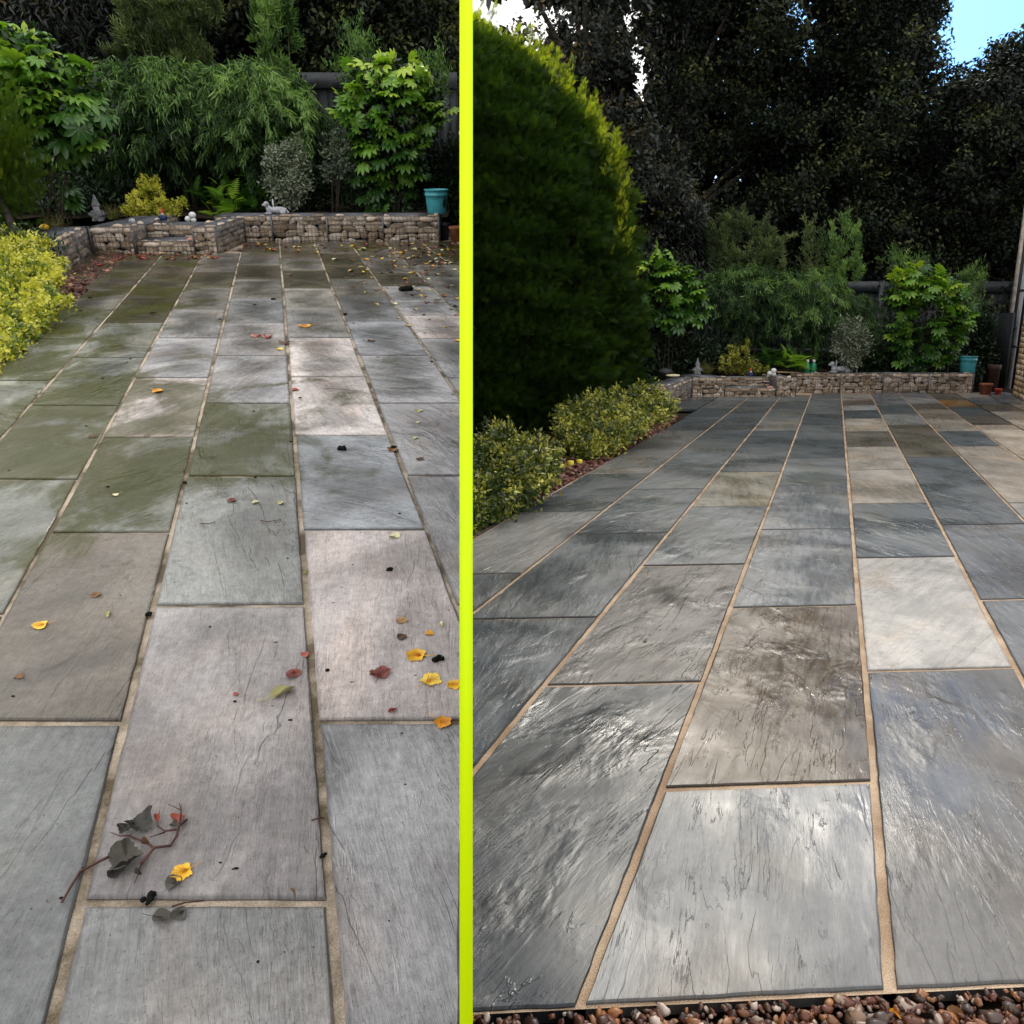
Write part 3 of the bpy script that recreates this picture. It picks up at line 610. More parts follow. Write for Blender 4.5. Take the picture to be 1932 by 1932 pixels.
# ------------------------------------------------------------------ gabions
def gabion(fr, p0, p1, depth, z0, z1, label, faces='ft', group='stone gabion baskets of the garden wall', wire=.05):
    p0 = Vector((p0[0], p0[1], 0)); p1 = Vector((p1[0], p1[1], 0)); e = p1-p0; Ln = e.length; e.normalize(); nb = Vector((-e.y, e.x, 0))   # nb: away from viewer
    root = thing(fr, 'gabion_basket', label, 'gabion', (p0.x, p0.y, z0), group)
    rt = random.Random(label)
    g = G(); E = np.array(e); N = np.array(nb); U = np.array((0, 0, 1.)); O = np.array((p0.x, p0.y, 0))
    def bx(gg, s0, s1, d0, d1, za, zb, t=.5):
        V = np.array([O+E*s+N*d+U*z for z in (za, zb) for s, d in ((s0, d0), (s1, d0), (s1, d1), (s0, d1))])
        gg.add(V, [(0,3,2,1),(4,5,6,7),(0,1,5,4),(1,2,6,5),(2,3,7,6),(3,0,4,7)], t)
    bx(g, .05, Ln-.05, .055, depth-.05, z0+.01, z1-.05); g.build('core', M['core'], root)
    g = G()
    def face(o, A, B, LA, LB, out):
        z = 0.0; H_ = LB
        while z < H_-.02:
            h = rt.uniform(.05, .095); 
            if z+h > H_-.03: h = H_-z
            s = 0.0
            while s < LA-.01:
                w_ = rt.uniform(.07, .21); 
                if s+w_ > LA-.05: w_ = LA-s
                cs, cz = s+w_/2, z+h/2+rt.uniform(-.018, .018); dz = rt.uniform(-.012, .006); w0 = w_; w_ = w_*rt.uniform(.85, 1.15)
                T = IV.copy(); T = np.sign(T)*np.abs(T)**rt.uniform(.62, .8); T *= 1+rng.uniform(-.10, .10, (len(T), 1))
                sl = rt.uniform(-.45, .45); hh = min(h*rt.uniform(.85, 1.35), .13)
                V = o+A*(cs+T[:, :1]*w_*.52)+B*(cz+(T[:, 1:2]+sl*T[:, :1])*hh*.54)+out*(-.035+dz+T[:, 2:3]*.035)
                g.arr(V, [i for f in IF for i in f], [3]*len(IF), rt.random())
                s += w0
            z += h
    H_ = z1-z0; Z0 = U*z0
    if 'f' in faces: face(O+Z0, E, U, Ln, H_, -N)
    if 't' in faces: face(O+U*z1, E, N, Ln, depth, U)
    if 'r' in faces: face(O+Z0+E*Ln, N, U, depth, H_, E)
    if 'l' in faces: face(O+Z0, N, U, depth, H_, -E)
    g.build('stone_fill', M['stone'], root)
    g = G(); t = .0022
    def lines(a, b, k): return [a+(b-a)*i/k for i in range(k+1)]
    ks = max(2, int(Ln/wire)); kz = max(2, int(H_/wire)); kd = max(2, int(depth/wire*1.4))
    if 'f' in faces:
        for s in lines(0, Ln, ks): bx(g, s-t, s+t, -.006, -.002, z0, z1)
        for z in lines(z0, z1, kz): bx(g, 0, Ln, -.009, -.005, z-t, z+t)
    if 't' in faces:
        for s in lines(0, Ln, int(ks*1.6)): bx(g, s-t, s+t, 0, depth, z1+.002, z1+.006)
        for d in lines(0, depth, kd): bx(g, 0, Ln, d-t, d+t, z1+.005, z1+.009)
    for sgn, ch in ((0, 'l'), (Ln, 'r')):
        if ch in faces:
            q = .004 if sgn else -.008
            for d in lines(0, depth, kd): bx(g, sgn+q, sgn+q+.004, d-t, d+t, z0, z1)
            for z in lines(z0, z1, kz): bx(g, sgn+q+.003, sgn+q+.007, 0, depth, z-t, z+t)
    for s in (0, Ln): bx(g, s-.005, s+.005, -.012, -.003, z0, z1+.008)
    g.build('wire_mesh', M['wire'], root)
    return root
def wallset(fr, px, side):
    yb, yt = px['wb'], px['wt']; A = fr.g(px['w'][0], yb); Yw = A.y; H = fr.at(px['w'][0], yt, Yw).z
    n = len(px['w'])-1; nm = ['leftmost', 'second', 'third', 'rightmost']
    for i in range(n):
        a, b = fr.g(px['w'][i], yb), fr.g(px['w'][i+1], yb)
        gabion(fr, (a.x, a.y), (b.x-.008, b.y), .38, -.03, H, '%s basket of the long low stone filled wall behind the %s paving' % (nm[i], side), 'ftr' if i == n-1 else 'ft')
    Yb = fr.g(px['b'][0], px['bb']).y; Hb = fr.at(px['b'][0], px['bt'], Yb).z
    xs = [fr.at(x, px['bb'], Yb).x for x in px['b']]          # corner left, corner right, seat right, block right
    dd = Yw+.38-Yb
    gabion(fr, (xs[0], Yb), (xs[1]-.006, Yb), dd, -.03, Hb, 'corner basket left of the low stone seat behind the %s paving' % side, 'ftr')
    gabion(fr, (xs[2], Yb), (xs[3], Yb), dd-.39, -.03, Hb, 'square end block right of the low stone seat behind the %s paving' % side, 'ftlr', wire=.05)
    Hs = Hb*.46
    gabion(fr, (xs[1], Yb+.03), (xs[2]-.006, Yb+.03), .36, -.03, Hs, 'low seat basket between the two blocks behind the %s paving' % side, 'ft')
    gabion(fr, (xs[1], Yb+.40), (xs[2]-.006, Yb+.40), .3, -.03, Hb-.015, 'back rest basket of the low stone seat behind the %s paving' % side, 'ft')
    a, b = fr.g(*px['wing'][0]), fr.g(*px['wing'][1])
    m_ = (a+b)/2
    gabion(fr, (a.x, a.y), (m_.x, m_.y), .36, -.03, Hb, 'nearer angled stone basket at the planted side of the %s paving' % side, 'ft')
    gabion(fr, (m_.x, m_.y), (b.x-.01, b.y-.01), .36, -.03, Hb, 'farther angled stone basket meeting the corner of the %s paving' % side, 'ft')
    return Yw, H, Yb, Hb
YwL, HwL, YbL, HbL = wallset(LT, dict(w=[413, 517, 620.5, 725, 830], wb=456, wt=408, b=[178, 257, 369, 412], bb=478.5, bt=429, wing=[(122, 513), (177, 477)]), 'mossy')
YwR, HwR, YbR, HbR = wallset(RT, dict(w=[1500, 1584, 1665, 1749.5, 1834], wb=741, wt=705, b=[1306, 1367, 1464, 1501], bb=748.5, bt=713, wing=[(1259, 771), (1305, 748)]), 'washed')
def soilbed(fr, Y, Yb, H, xa, xm, xb, Yf):
    g = G()
    def hump(x0, x1, y0, y1):
        nx, ny = 40, 16; V = []
        for j in range(ny+1):
            for i in range(nx+1): V.append((x0+(x1-x0)*i/nx, y0+(y1-y0)*j/ny, H-.05+random.uniform(-.02, .03)))
        V = np.array(V); g.add(V, [(j*(nx+1)+i, j*(nx+1)+i+1, (j+1)*(nx+1)+i+1, (j+1)*(nx+1)+i) for j in range(ny) for i in range(nx)])
    hump(xa, xb, Y+.36, Yf)
    o = g.build('soil_bed', M['soil'], fr=fr); tag(o, kind='structure')
soilbed(LT, YwL, YbL, HwL, -9, 0, LT.at(838, 440, YwL).x, 14.6)
soilbed(RT, YwR, YbR, HwR, RT.at(1240, 700, YwR).x, 0, RT.at(1836, 700, YwR).x, 21)

# ------------------------------------------------------------------ fences
def fence(fr, label, x0, x1, Y, zt, zr, zb=-.05, posts=()):
    root = thing(fr, 'fence', label, 'fence', (x0, Y, zb)); g = G(); x = x0; i = 0
    while x < x1:
        g.box((x, Y+(i % 2)*.014, zb), (min(x1, x+.148), Y+.018+(i % 2)*.014, zr), .5); x += .14; i += 1
    g.build('boards', M['fence'], root)
    g = G(); g.box((x0, Y-.05, zr-.02), (x1, Y-.003, zt)); g.build('top_rail', M['fence_rail'], root)
    g = G(); g.box((x0, Y-.045, .75), (x1, Y-.004, .85)); g.build('rail', M['fence_rail'], root)
    for p in posts:
        g = G(); g.box((p-.05, Y-.09, zb), (p+.05, Y-.052, zt+.02)); g.build('post', M['fence_rail'], root)
YfL = 14.4; YfR = 19.5
a, b = LT.at(540, 137, YfL), LT.at(866, 138, YfL)
fence(LT, 'dark grey boarded fence with paler top rail behind the mossy paving', -9.0, LT.at(862, 138, YfL).x, YfL, a.z, LT.at(540, 164, YfL).z, posts=[LT.at(748, 150, YfL).x])
a, b = RT.at(1240, 528, YfR), RT.at(1925, 535, YfR)
fence(RT, 'dark grey boarded fence behind the washed paving and large leaved shrub', a.x, b.x+2.5, YfR, RT.at(1800, 531, YfR).z, RT.at(1800, 549, YfR).z, posts=[RT.at(1660, 550, YfR).x, RT.at(1908, 550, YfR).x])
def sidefence():
    a, b = RT.at(1858, 700, 19.2), RT.at(1896, 725, 17.7); z = RT.at(1860, 592, 19.2).z
    root = thing(RT, 'side_fence', 'low grey slatted side fence between dark pots and drainpipes', 'fence', (a.x, a.y, 0)); g = G(); n = 16
    for i in range(n):
        p = Vector((a.x, a.y, 0)).lerp(Vector((b.x, b.y, 0)), i/n); q = Vector((a.x, a.y, 0)).lerp(Vector((b.x, b.y, 0)), (i+.82)/n)
        d = (q-p).normalized(); nn = Vector((-d.y, d.x, 0))*.018
        V = [Vector((u.x, u.y, zz))+o_ for zz in (0, z) for u, o_ in ((p, -nn), (q, -nn), (q, nn), (p, nn))]
        g.add(np.array(V), [(0,3,2,1),(4,5,6,7),(0,1,5,4),(1,2,6,5),(2,3,7,6),(3,0,4,7)])
    g.build('slats', M['fence'], root)
    g = G(); d = (Vector((b.x, b.y, 0))-Vector((a.x, a.y, 0))).normalized(); nn = Vector((-d.y, d.x, 0))*.05
    A, B = Vector((a.x, a.y, 0))+nn*1.3, Vector((b.x, b.y, 0))+nn*1.3
    g.tube([A+Vector((0, 0, z*.8)), B+Vector((0, 0, z*.8))], .03, 4); g.build('rail', M['fence'], root)
sidefence()

# ------------------------------------------------------------------ house end wall with pipes
def house():
    a = RT.g(1911, 746); s_ = (RT.vp[0]-CX)/F*math.cos(RT.th); d = Vector((-s_, -1, 0)).normalized()     # towards the camera along the joints
    d = (RT.g(1960, 770)-a); d.z = 0; d.normalize()
    nrm = Vector((d.y, -d.x, 0))
    if nrm.x > 0: nrm = -nrm
    root = thing(RT, 'house', 'honey coloured stone house wall at the right edge of the washed paving', 'house', (a.x, a.y, 0))
    Ln = 7.0; H = 5.0; r = random.Random(4)
    g = G()
    V = [Vector((a.x, a.y, zz))+d*s-nrm*o_ for zz in (-.05, H) for s, o_ in ((0, .02), (Ln, .02), (Ln, 3.5), (0, 3.5))]
    g.add(np.array(V), [(0,3,2,1),(4,5,6,7),(0,1,5,4),(1,2,6,5),(2,3,7,6),(3,0,4,7)], .15)
    z = 0.0
    while z < H:
        h = .105; s = -r.uniform(0, .2)
        while s < Ln:
            w_ = r.uniform(.18, .36); s0 = max(0, s); s1 = min(Ln, s+w_-.012)
            if s1 > s0+.02:
                o_ = r.uniform(.004, .014)
                V = [Vector((a.x, a.y, zz))+d*q+nrm*k for zz in (z+.006, z+h-.006) for q, k in ((s0, o_), (s1, o_), (s1, -.03), (s0, -.03))]
                g.add(np.array(V), [(0,3,2,1),(4,5,6,7),(0,1,5,4),(1,2,6,5),(2,3,7,6),(3,0,4,7)], r.random())
            s += w_
        # end face stones, looking at the fence side
        z += h
    g.build('wall', M['brick'], root)
    g = G(); c = Vector((a.x, a.y, H)); V = [c-d*.3+nrm*.3, c+d*(Ln+.3)+nrm*.3, c+d*(Ln+.3)-nrm*1.8+Vector((0, 0, 1.3)), c-d*.3-nrm*1.8+Vector((0, 0, 1.3)), c+d*(Ln+.3)-nrm*3.8, c-d*.3-nrm*3.8]
    V += [v-Vector((0, 0, .08)) for v in V]
    g.add(np.array(V), [(0,1,2,3),(3,2,4,5),(6,9,8,7),(9,11,10,8),(0,6,7,1),(4,10,11,5),(0,3,9,6),(3,5,11,9),(1,7,8,2),(2,8,10,4)]); g.build('roof', M['black'], root)
    def pipe(px, py, rad, m_, name, Y):
        p = RT.g(px, py); g = G(); g.tube([(p.x, p.y, 0.0), (p.x, p.y, H-.1)], rad, 12)
        o = g.build(name, m_, root, smooth=True); return p
    g = G(); p = RT.g(1890, 728); g.box((p.x-.035, p.y-.03, 0), (p.x+.03, p.y+.03, H-.2)); g.build('corner_board', M['trim'], root)
    g = G(); g.box((p.x+.032, p.y-.028, 0), (p.x+.09, p.y+.05, H-.2)); g.build('backing_board', M['black'], root)
    p = pipe(1903, 733, .042, M['pipe'], 'drainpipe', 0)
    for zz in (.9, 2.1, 3.3):
        g = G(); g.tube([(p.x, p.y, zz), (p.x, p.y, zz+.05)], .055, 12); g.box((p.x+.03, p.y-.01, zz+.01), (p.x+.16, p.y+.02, zz+.04)); g.build('pipe_bracket', M['black'], root)
    g = G(); g.tube([(p.x+.085, p.y+.02, 0), (p.x+.085, p.y+.02, H-.1)], .03, 10); g.build('drainpipe', M['black'], root, smooth=True)
house()

# ------------------------------------------------------------------ foliage
T_oval = np.array([(0, 0, 0), (.5, .38, .06), (0, 1, 0), (-.5, .38, .06)]); F_oval = [(0, 1, 2, 3)]
T_leaf6 = np.array([(0, 0, 0), (.42, .3, .08), (.36, .7, .08), (0, 1, -.04), (-.36, .7, .08), (-.42, .3, .08)]); F_leaf6 = [(0, 1, 2, 3), (0, 3, 4, 5)]
T_lance = np.array([(0, 0, 0), (.5, .3, .1), (.3, .7, .02), (0, 1, -.12), (-.3, .7, .02), (-.5, .3, .1)]); F_lance = [(0, 1, 2, 3), (0, 3, 4, 5)]
def palm(n=8, seed=1):
    V = [(0, 0, 0)]; Fc = []; r = random.Random(seed)
    for i in range(n):
        a = R(-122+244*i/(n-1)); l = (1-.32*abs(a)/2.1)*r.uniform(.9, 1.05); w_ = .165
        dx, dy = math.sin(a), math.cos(a); px, py = dy, -dx; b = len(V)
        for k, ww, z in ((.30, .55, .03), (.55, 1.0, .0), (.80, .80, -.08)):
            V += [(dx*k*l+px*w_*ww, dy*k*l+py*w_*ww, z), (dx*k*l, dy*k*l, z-.05), (dx*k*l-px*w_*ww, dy*k*l-py*w_*ww, z)]
        V.append((dx*l, dy*l, -.22))
        Fc += [(0, b, b+1), (0, b+1, b+2), (b, b+3, b+4, b+1), (b+1, b+4, b+5, b+2), (b+3, b+6, b+7, b+4), (b+4, b+7, b+8, b+5), (b+6, b+9, b+7), (b+7, b+9, b+8)]
    return np.array(V), Fc
T_palm, F_palm = palm(8)
def spray():
    V = []; Fc = []
    def q(p, d, l, w_):
        px, py = d[1], -d[0]; b = len(V)
        V.extend([(p[0]+px*w_*.4, p[1]+py*w_*.4, 0), (p[0]+d[0]*l*.5+px*w_, p[1]+d[1]*l*.5+py*w_, .03), (p[0]+d[0]*l, p[1]+d[1]*l, -.02), (p[0]+d[0]*l*.5-px*w_, p[1]+d[1]*l*.5-py*w_, .03)]); Fc.append((b, b+1, b+2, b+3))
    q((0, 0), (0, 1), 1, .035)
    for i in range(5):
        y = .15+.16*i; l = .48-.07*i
        for s in (-1, 1): a = R(38); q((0, y), (s*math.sin(a), math.cos(a)), l, .032)
    return np.array(V), Fc
T_spray, F_spray = spray()
def fern_t():
    V = []; Fc = []; n = 11
    for i in range(n):
        y = i/n; z = -.35*y*y; l = .30*math.sin(math.pi*min(1, .25+y*.75))+.03
        for s in (-1, 1):
            b = len(V); V += [(0, y-.03, z), (s*l*.6, y+.0+.05, z-.02), (s*l, y+.08, z-.06), (s*l*.5, y+.09, z-.02), (0, y+.03, z)]; Fc.append((b, b+1, b+2, b+3, b+4) if s > 0 else (b+4, b+3, b+2, b+1, b))
    return np.array(V), Fc
T_fern, F_fern = fern_t()
def nrmz(a): return a/np.maximum(1e-9, np.linalg.norm(a, axis=1))[:, None]
def basis(D, Nh):
    Y = nrmz(D); X = nrmz(np.cross(Y, Nh)); return X, Y, np.cross(X, Y)
def polydist(P, poly):
    d = np.full(len(P), 1e9); n = len(poly)
    for i in range(n):
        a = np.array(poly[i], float); b = np.array(poly[(i+1) % n], float); e = b-a; t = np.clip(((P-a) @ e)/(e @ e+1e-9), 0, 1)
        d = np.minimum(d, np.linalg.norm(P-a-t[:, None]*e, axis=1))
    return d
def volume(fr, poly, Y, depth, N, rr=60, front=.0, Yb=None):
    P = np.zeros((0, 2)); 
    while len(P) < N: P = np.concatenate([P, fill(poly, N*2)])
    P = P[:N]; d = polydist(P, poly); half = depth*np.sqrt(np.clip(d/rr, .02, 1))
    u = rng.uniform(-1, 1, N); u = np.where(rng.uniform(size=N) < front, -np.abs(u)**.4, u)
    if Yb is not None:
        a = np.array(poly); k = (P[:, 1]-a[:, 1].min())/np.ptp(a[:, 1]); Q = np.concatenate([fr.ats(P[i:i+1], Y+(Yb-Y)*k[i]) for i in range(N)])
    else: Q = fr.ats(P, Y)
    Q[:, 1] += u*half; return Q, d/rr
def clusters(C, n, r):
    k = rng.integers(0, len(C), n); return C[k]+rng.normal(size=(n, 3))*r, k
def plant(fr, name, label, cat, poly, Y, depth, m, kind, n, size, ncl=120, rcl=.12, group=None, stems=True, tint=(0, 1), stem_m=None, crown='foliage', rr=60, zb=None, topbias=0, trunk=None, front=.3, stem_n=5, wid=.5, Yb=None, sprig=0, dense=0):
    a = np.array(poly, float); cx = a[:, 0].mean(); p = fr.ats(np.array([[cx, a[:, 1].max()]]), Y)[0]
    base = (p[0], Y, zb if zb is not None else 0.0)
    root = thing(fr, name, label, cat, base, group)
    C, dd = volume(fr, poly, Y, depth, ncl, rr, front, Yb)
    ctint = rng.uniform(0, 1, ncl)
    top = (C[:, 2]-C[:, 2].min())/max(.01, np.ptp(C[:, 2]))
    if kind == 'upright' and not sprig: sprig = .45
    if kind == 'droop':
        ncl = len(C); k = rng.integers(0, ncl, n); tt = rng.uniform(0, 1, n); az = rng.uniform(-math.pi, math.pi, ncl)[k]; ln = rng.uniform(.12, .38, ncl)[k]
        P = C[k]+np.stack([np.cos(az)*ln*tt, np.sin(az)*ln*tt-.05*tt, .05*tt-ln*.9*tt**2], 1)+rng.normal(size=(n, 3))*rcl*.35
    elif sprig:
        k = rng.integers(0, len(C), n); tt = rng.uniform(0, 1, n); dr = nrmz(rng.normal(size=(len(C), 3))*.5+np.array((0, -.25, .9)))*rng.uniform(.3, 1, (len(C), 1))*sprig
        P = C[k]+dr[k]*tt[:, None]+rng.normal(size=(n, 3))*rcl*(.75-.45*tt[:, None])
    else: P, k = clusters(C, n, rcl)
    ok = fr.keep(P) & (P[:, 2] > .0); P = P[ok]; k = k[ok]; N = len(P)
    cen = np.array([p[0], Y+depth*.3, C[:, 2].mean()-.3*np.ptp(C[:, 2])])
    out = nrmz(P-cen); t = np.clip(.55*ctint[k]+.45*rng.uniform(0, 1, N)+topbias*(top[k]-.5), 0, 1); t = tint[0]+(tint[1]-tint[0])*t  # topbias tints upper leaves lighter, painting light from above
    g = G(); rn = rng.normal(size=(N, 3)); sz = size*rng.uniform(.65, 1.25, N)
    if kind == 'oval':
        D = nrmz(out*.7+rn*.8); Nh = out+rn[:, ::-1]*.6+np.array((0, -.3, .7)); X, Yv, Z = basis(D, Nh)
        g.scatter(T_leaf6 if size > .06 else T_oval, F_leaf6 if size > .06 else F_oval, P, X, Yv, Z, np.stack([sz*wid, sz, sz*.6], 1), t)
    elif kind == 'droop':
        D = nrmz(out*.35+rn*.38+np.array((0, -.15, -.75))); Nh = rn[:, ::-1]+np.array((0, -.6, .5)); X, Yv, Z = basis(D, Nh)
        g.scatter(T_lance, F_lance, P, X, Yv, Z, np.stack([sz*.13, sz, sz*.8], 1), t)
    elif kind == 'upright':
        D = nrmz(out*.3+rn*.5+np.array((0, 0, .7))); X, Yv, Z = basis(D, rn[:, ::-1]+np.array((0, -.6, .3)))
        g.scatter(T_lance, F_lance, P, X, Yv, Z, np.stack([sz*.16, sz, sz*.8], 1), t)
    elif kind == 'palm':
        D = nrmz(out*.6+rn*.45+np.array((0, -.35, -.35))); X, Yv, Z = basis(D, out*.4+rn[:, ::-1]*.3+np.array((0, -.55, .8)))
        g.scatter(T_palm, F_palm, P, X, Yv, Z, np.stack([sz, sz, sz], 1), t)
        gs = G()
        for i in range(0, N):
            q = P[i]; q0 = q-np.array(D[i])*sz[i]*.9-np.array((0, -.04, .05)); 
            if fr.keep(q0[None])[0]: gs.tube([q0, q], .006, 4, cap=False)
        tag(gs.build('leaf_stalks', M['cane'], root), kind='stuff')
    elif kind == 'spray':
        D = nrmz(out*np.array((1, 1, .2))*.55+rn*.35+np.array((0, -.1, .75))); X, Yv, Z = basis(D, out+rn[:, ::-1]*.5)
        g.scatter(T_spray, F_spray, P, X, Yv, Z, np.stack([sz, sz, sz], 1), t)
    elif kind == 'fern':
        D = nrmz(rn*np.array((1, .6, .3))+np.array((0, -.25, .55))); X, Yv, Z = basis(D, np.array((0, -.3, 1.))+rn[:, ::-1]*.15)
        g.scatter(T_fern, F_fern, P, X, Yv, Z, np.stack([sz, sz, sz], 1), t)
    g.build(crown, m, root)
    if dense:
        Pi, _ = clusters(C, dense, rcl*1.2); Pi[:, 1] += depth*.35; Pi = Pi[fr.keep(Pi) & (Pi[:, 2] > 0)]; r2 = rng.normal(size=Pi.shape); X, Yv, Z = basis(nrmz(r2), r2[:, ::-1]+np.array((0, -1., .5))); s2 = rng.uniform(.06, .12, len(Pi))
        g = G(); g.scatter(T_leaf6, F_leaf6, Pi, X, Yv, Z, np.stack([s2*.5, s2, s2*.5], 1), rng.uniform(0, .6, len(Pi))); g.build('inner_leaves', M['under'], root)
    if stems:
        gs = G(); b = np.array(base); sel = np.argsort(dd)[::-1][:max(stem_n*4, 8)]
        for i in range(stem_n):
            c = C[rng.choice(sel)]; 
            s0 = b+np.array((rng.uniform(-.12, .12)*(1 if trunk is None else .2), rng.uniform(-.08, .08), -.04)); mid = (s0*.5+c*.5)+rng.normal(size=3)*.06; mid[2] += .1
            pts = np.array([s0, s0*.75+mid*.25, mid, mid*.4+c*.6, c])
            if not fr.keep(pts, .01).all(): continue
            r0 = trunk or .014; gs.tube(list(pts), [r0, r0*.85, r0*.6, r0*.45, r0*.25], 6)
        if gs.n: gs.build('trunk' if trunk else 'stems', stem_m or M['bark'], root, smooth=True)
    return root
HOLES = [(955, 40, 45), (1010, 60, 40), (1060, 40, 30), (1100, 60, 28), (1185, 30, 22), (1195, 100, 22), (1215, 140, 22), (1175, 60, 18), (1500, 30, 28), (1520, 90, 22), (1830, 20, 50)]
def tree(fr, name, label, poly, Y, depth, m, n, size, ncl, rcl, trunk_px=None, tr=.16, group='tall trees behind the fence', limbs=7, kind='oval', front=.35, inner=12000):
    size *= 1.0; n = int(n*1.7); ncl = int(ncl*1.8); rcl *= 1.25; a = np.array(poly, float); tx = trunk_px or a[:, 0].mean(); p = fr.at(tx, a[:, 1].max(), Y)
    root = thing(fr, name, label, 'tree', (p.x, Y, -.05), group)
    nsc = max(24, ncl//11); SC, dd = volume(fr, poly, Y, depth, nsc, 90, front); kk_ = rng.integers(0, nsc, ncl); C = SC[kk_]+rng.normal(size=(ncl, 3))*np.array((.50, .30, .26)); sct = rng.uniform(0, 1, nsc)[kk_]
    P, k = clusters(C, n, rcl*.7); ok = fr.keep(P) & (P[:, 2] > .05); 
    dpt = P[:, 1]*math.cos(fr.th)-(P[:, 2]-fr.h)*math.sin(fr.th); upv = P[:, 1]*math.sin(fr.th)+(P[:, 2]-fr.h)*math.cos(fr.th)
    PX = np.stack([CX+F*P[:, 0]/dpt, CY-F*upv/dpt], 1); ok &= inpoly(PX, poly) | (polydist(PX, poly) < np.abs(rng.normal(0, 9, n)))
    for (hx, hy, hr) in HOLES:
        q = fr.ats(np.array([[hx, hy]]), Y)[0]; ok &= ~((np.hypot(P[:, 0]-q[0], P[:, 2]-q[2]) < hr*.8*Y/F) & (rng.uniform(size=n) < .8))
    P = P[ok]; k = k[ok]; N = len(P)
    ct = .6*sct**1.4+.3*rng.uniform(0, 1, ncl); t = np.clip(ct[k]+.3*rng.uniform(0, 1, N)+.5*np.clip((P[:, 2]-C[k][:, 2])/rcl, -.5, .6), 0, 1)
    rn = rng.normal(size=(N, 3)); sz = size*rng.uniform(.6, 1.3, N); g = G()
    if kind == 'oval':
        D = nrmz(rn+np.array((0, -.2, -.35))); X, Yv, Z = basis(D, rn[:, ::-1]+np.array((0, -.5, .8)))
        g.scatter(T_oval, F_oval, P, X, Yv, Z, np.stack([sz*.5, sz, sz*.7], 1), t)
    else:
        D = nrmz(rn*.6+np.array((0, -.2, -.6))); X, Yv, Z = basis(D, rn[:, ::-1]+np.array((0, -.6, .6)))
        g.scatter(T_lance, F_lance, P, X, Yv, Z, np.stack([sz*.26, sz, sz*.8], 1), t)
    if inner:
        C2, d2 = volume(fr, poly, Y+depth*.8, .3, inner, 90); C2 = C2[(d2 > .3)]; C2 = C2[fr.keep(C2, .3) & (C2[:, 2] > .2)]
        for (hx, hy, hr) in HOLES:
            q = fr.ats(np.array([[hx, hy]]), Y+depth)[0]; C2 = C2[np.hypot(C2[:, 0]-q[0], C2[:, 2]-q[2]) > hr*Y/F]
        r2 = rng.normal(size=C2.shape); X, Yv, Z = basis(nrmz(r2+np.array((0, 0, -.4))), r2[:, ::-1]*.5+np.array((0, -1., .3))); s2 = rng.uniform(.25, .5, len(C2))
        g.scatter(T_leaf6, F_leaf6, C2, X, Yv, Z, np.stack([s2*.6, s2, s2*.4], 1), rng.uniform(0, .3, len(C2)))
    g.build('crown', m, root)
    gs = G(); top = C[:, 2].max()
    pts = [np.array((p.x+.1*math.sin(q*4), Y+.08*math.cos(q*5), -.05+(top*.93)*q)) for q in np.linspace(0, 1, 9)]
    if fr.keep(np.array(pts)).all(): gs.tube(pts, [tr*(1-.85*q) for q in np.linspace(0, 1, 9)], 9)
    for i in range(limbs):
        c = SC[rng.integers(0, nsc)]; q = min(.8, max(.15, (c[2]/top)*.7)); s0 = np.array((p.x, Y, top*.93*q)); mid = s0*.45+c*.55+np.array((0, 0, .15)); pp = np.array([s0, s0*.6+mid*.4, mid, c])
        if fr.keep(pp).all(): gs.tube(list(pp), [tr*.45, tr*.36, tr*.25, tr*.08], 6)
    if gs.n: gs.build('trunk', M['bark'], root, smooth=True)
    return root

# --- tall trees, washed side
GT = 'tall trees behind the washed terrace'
tree(RT, 'dark_tree', 'dark grey leaved tree with pale sky showing through, behind the cypress', [(896, -290), (1215, -290), (1235, 60), (1215, 200), (1320, 330), (1345, 560), (1230, 690), (896, 690)], 19.5, 1.6, M['tree_grey'], 42000, .12, 520, .20, 1090, group=GT)
tree(RT, 'dark_tree', 'dark tree with a forked trunk and small sky gaps, left of the tallest tree', [(1165, -290), (1420, -300), (1500, -150), (1530, 120), (1540, 420), (1500, 650), (1190, 650), (1180, 300), (1200, 100)], 21.5, 1.8, M['tree_dark'], 42000, .12, 560, .20, 1265, tr=.22, group=GT)
tree(RT, 'dark_tree', 'tallest near black evergreen tree behind the bamboo', [(1420, 250), (1500, 130), (1500, -60), (1550, -330), (1710, -330), (1785, -30), (1783, 160), (1800, 400), (1760, 660), (1420, 660)], 22, 2.2, M['tree_dark'], 60000, .12, 620, .20, 1640, group=GT)
tree(RT, 'dark_tree', 'dark evergreen tree with a stepped top under the blue sky', [(1760, 150), (1795, 128), (1835, 132), (1868, 88), (1895, 80), (1950, 45), (2080, 60), (2090, 560), (2000, 690), (1740, 690), (1730, 300)], 21, 1.8, M['tree_dark'], 46000, .12, 520, .18, 1900, group=GT)
tree(RT, 'dark_tree', 'dark low understory tree right behind the grey fence', [(1230, 430), (1500, 330), (1700, 380), (1900, 420), (1960, 690), (1230, 690)], 20.6, .7, M['tree_dark'], 30000, .12, 520, .20, 1560, group=GT)
tree(RT, 'willow_tree', 'greyish tree with drooping leafy branches between cypress and bamboo', [(1150, 330), (1250, 300), (1330, 400), (1350, 540), (1290, 660), (1180, 660), (1140, 480)], 18.6, .6, M['tree_grey'], 9000, .13, 150, .13, 1240, tr=.07, group=GT, kind='lance')
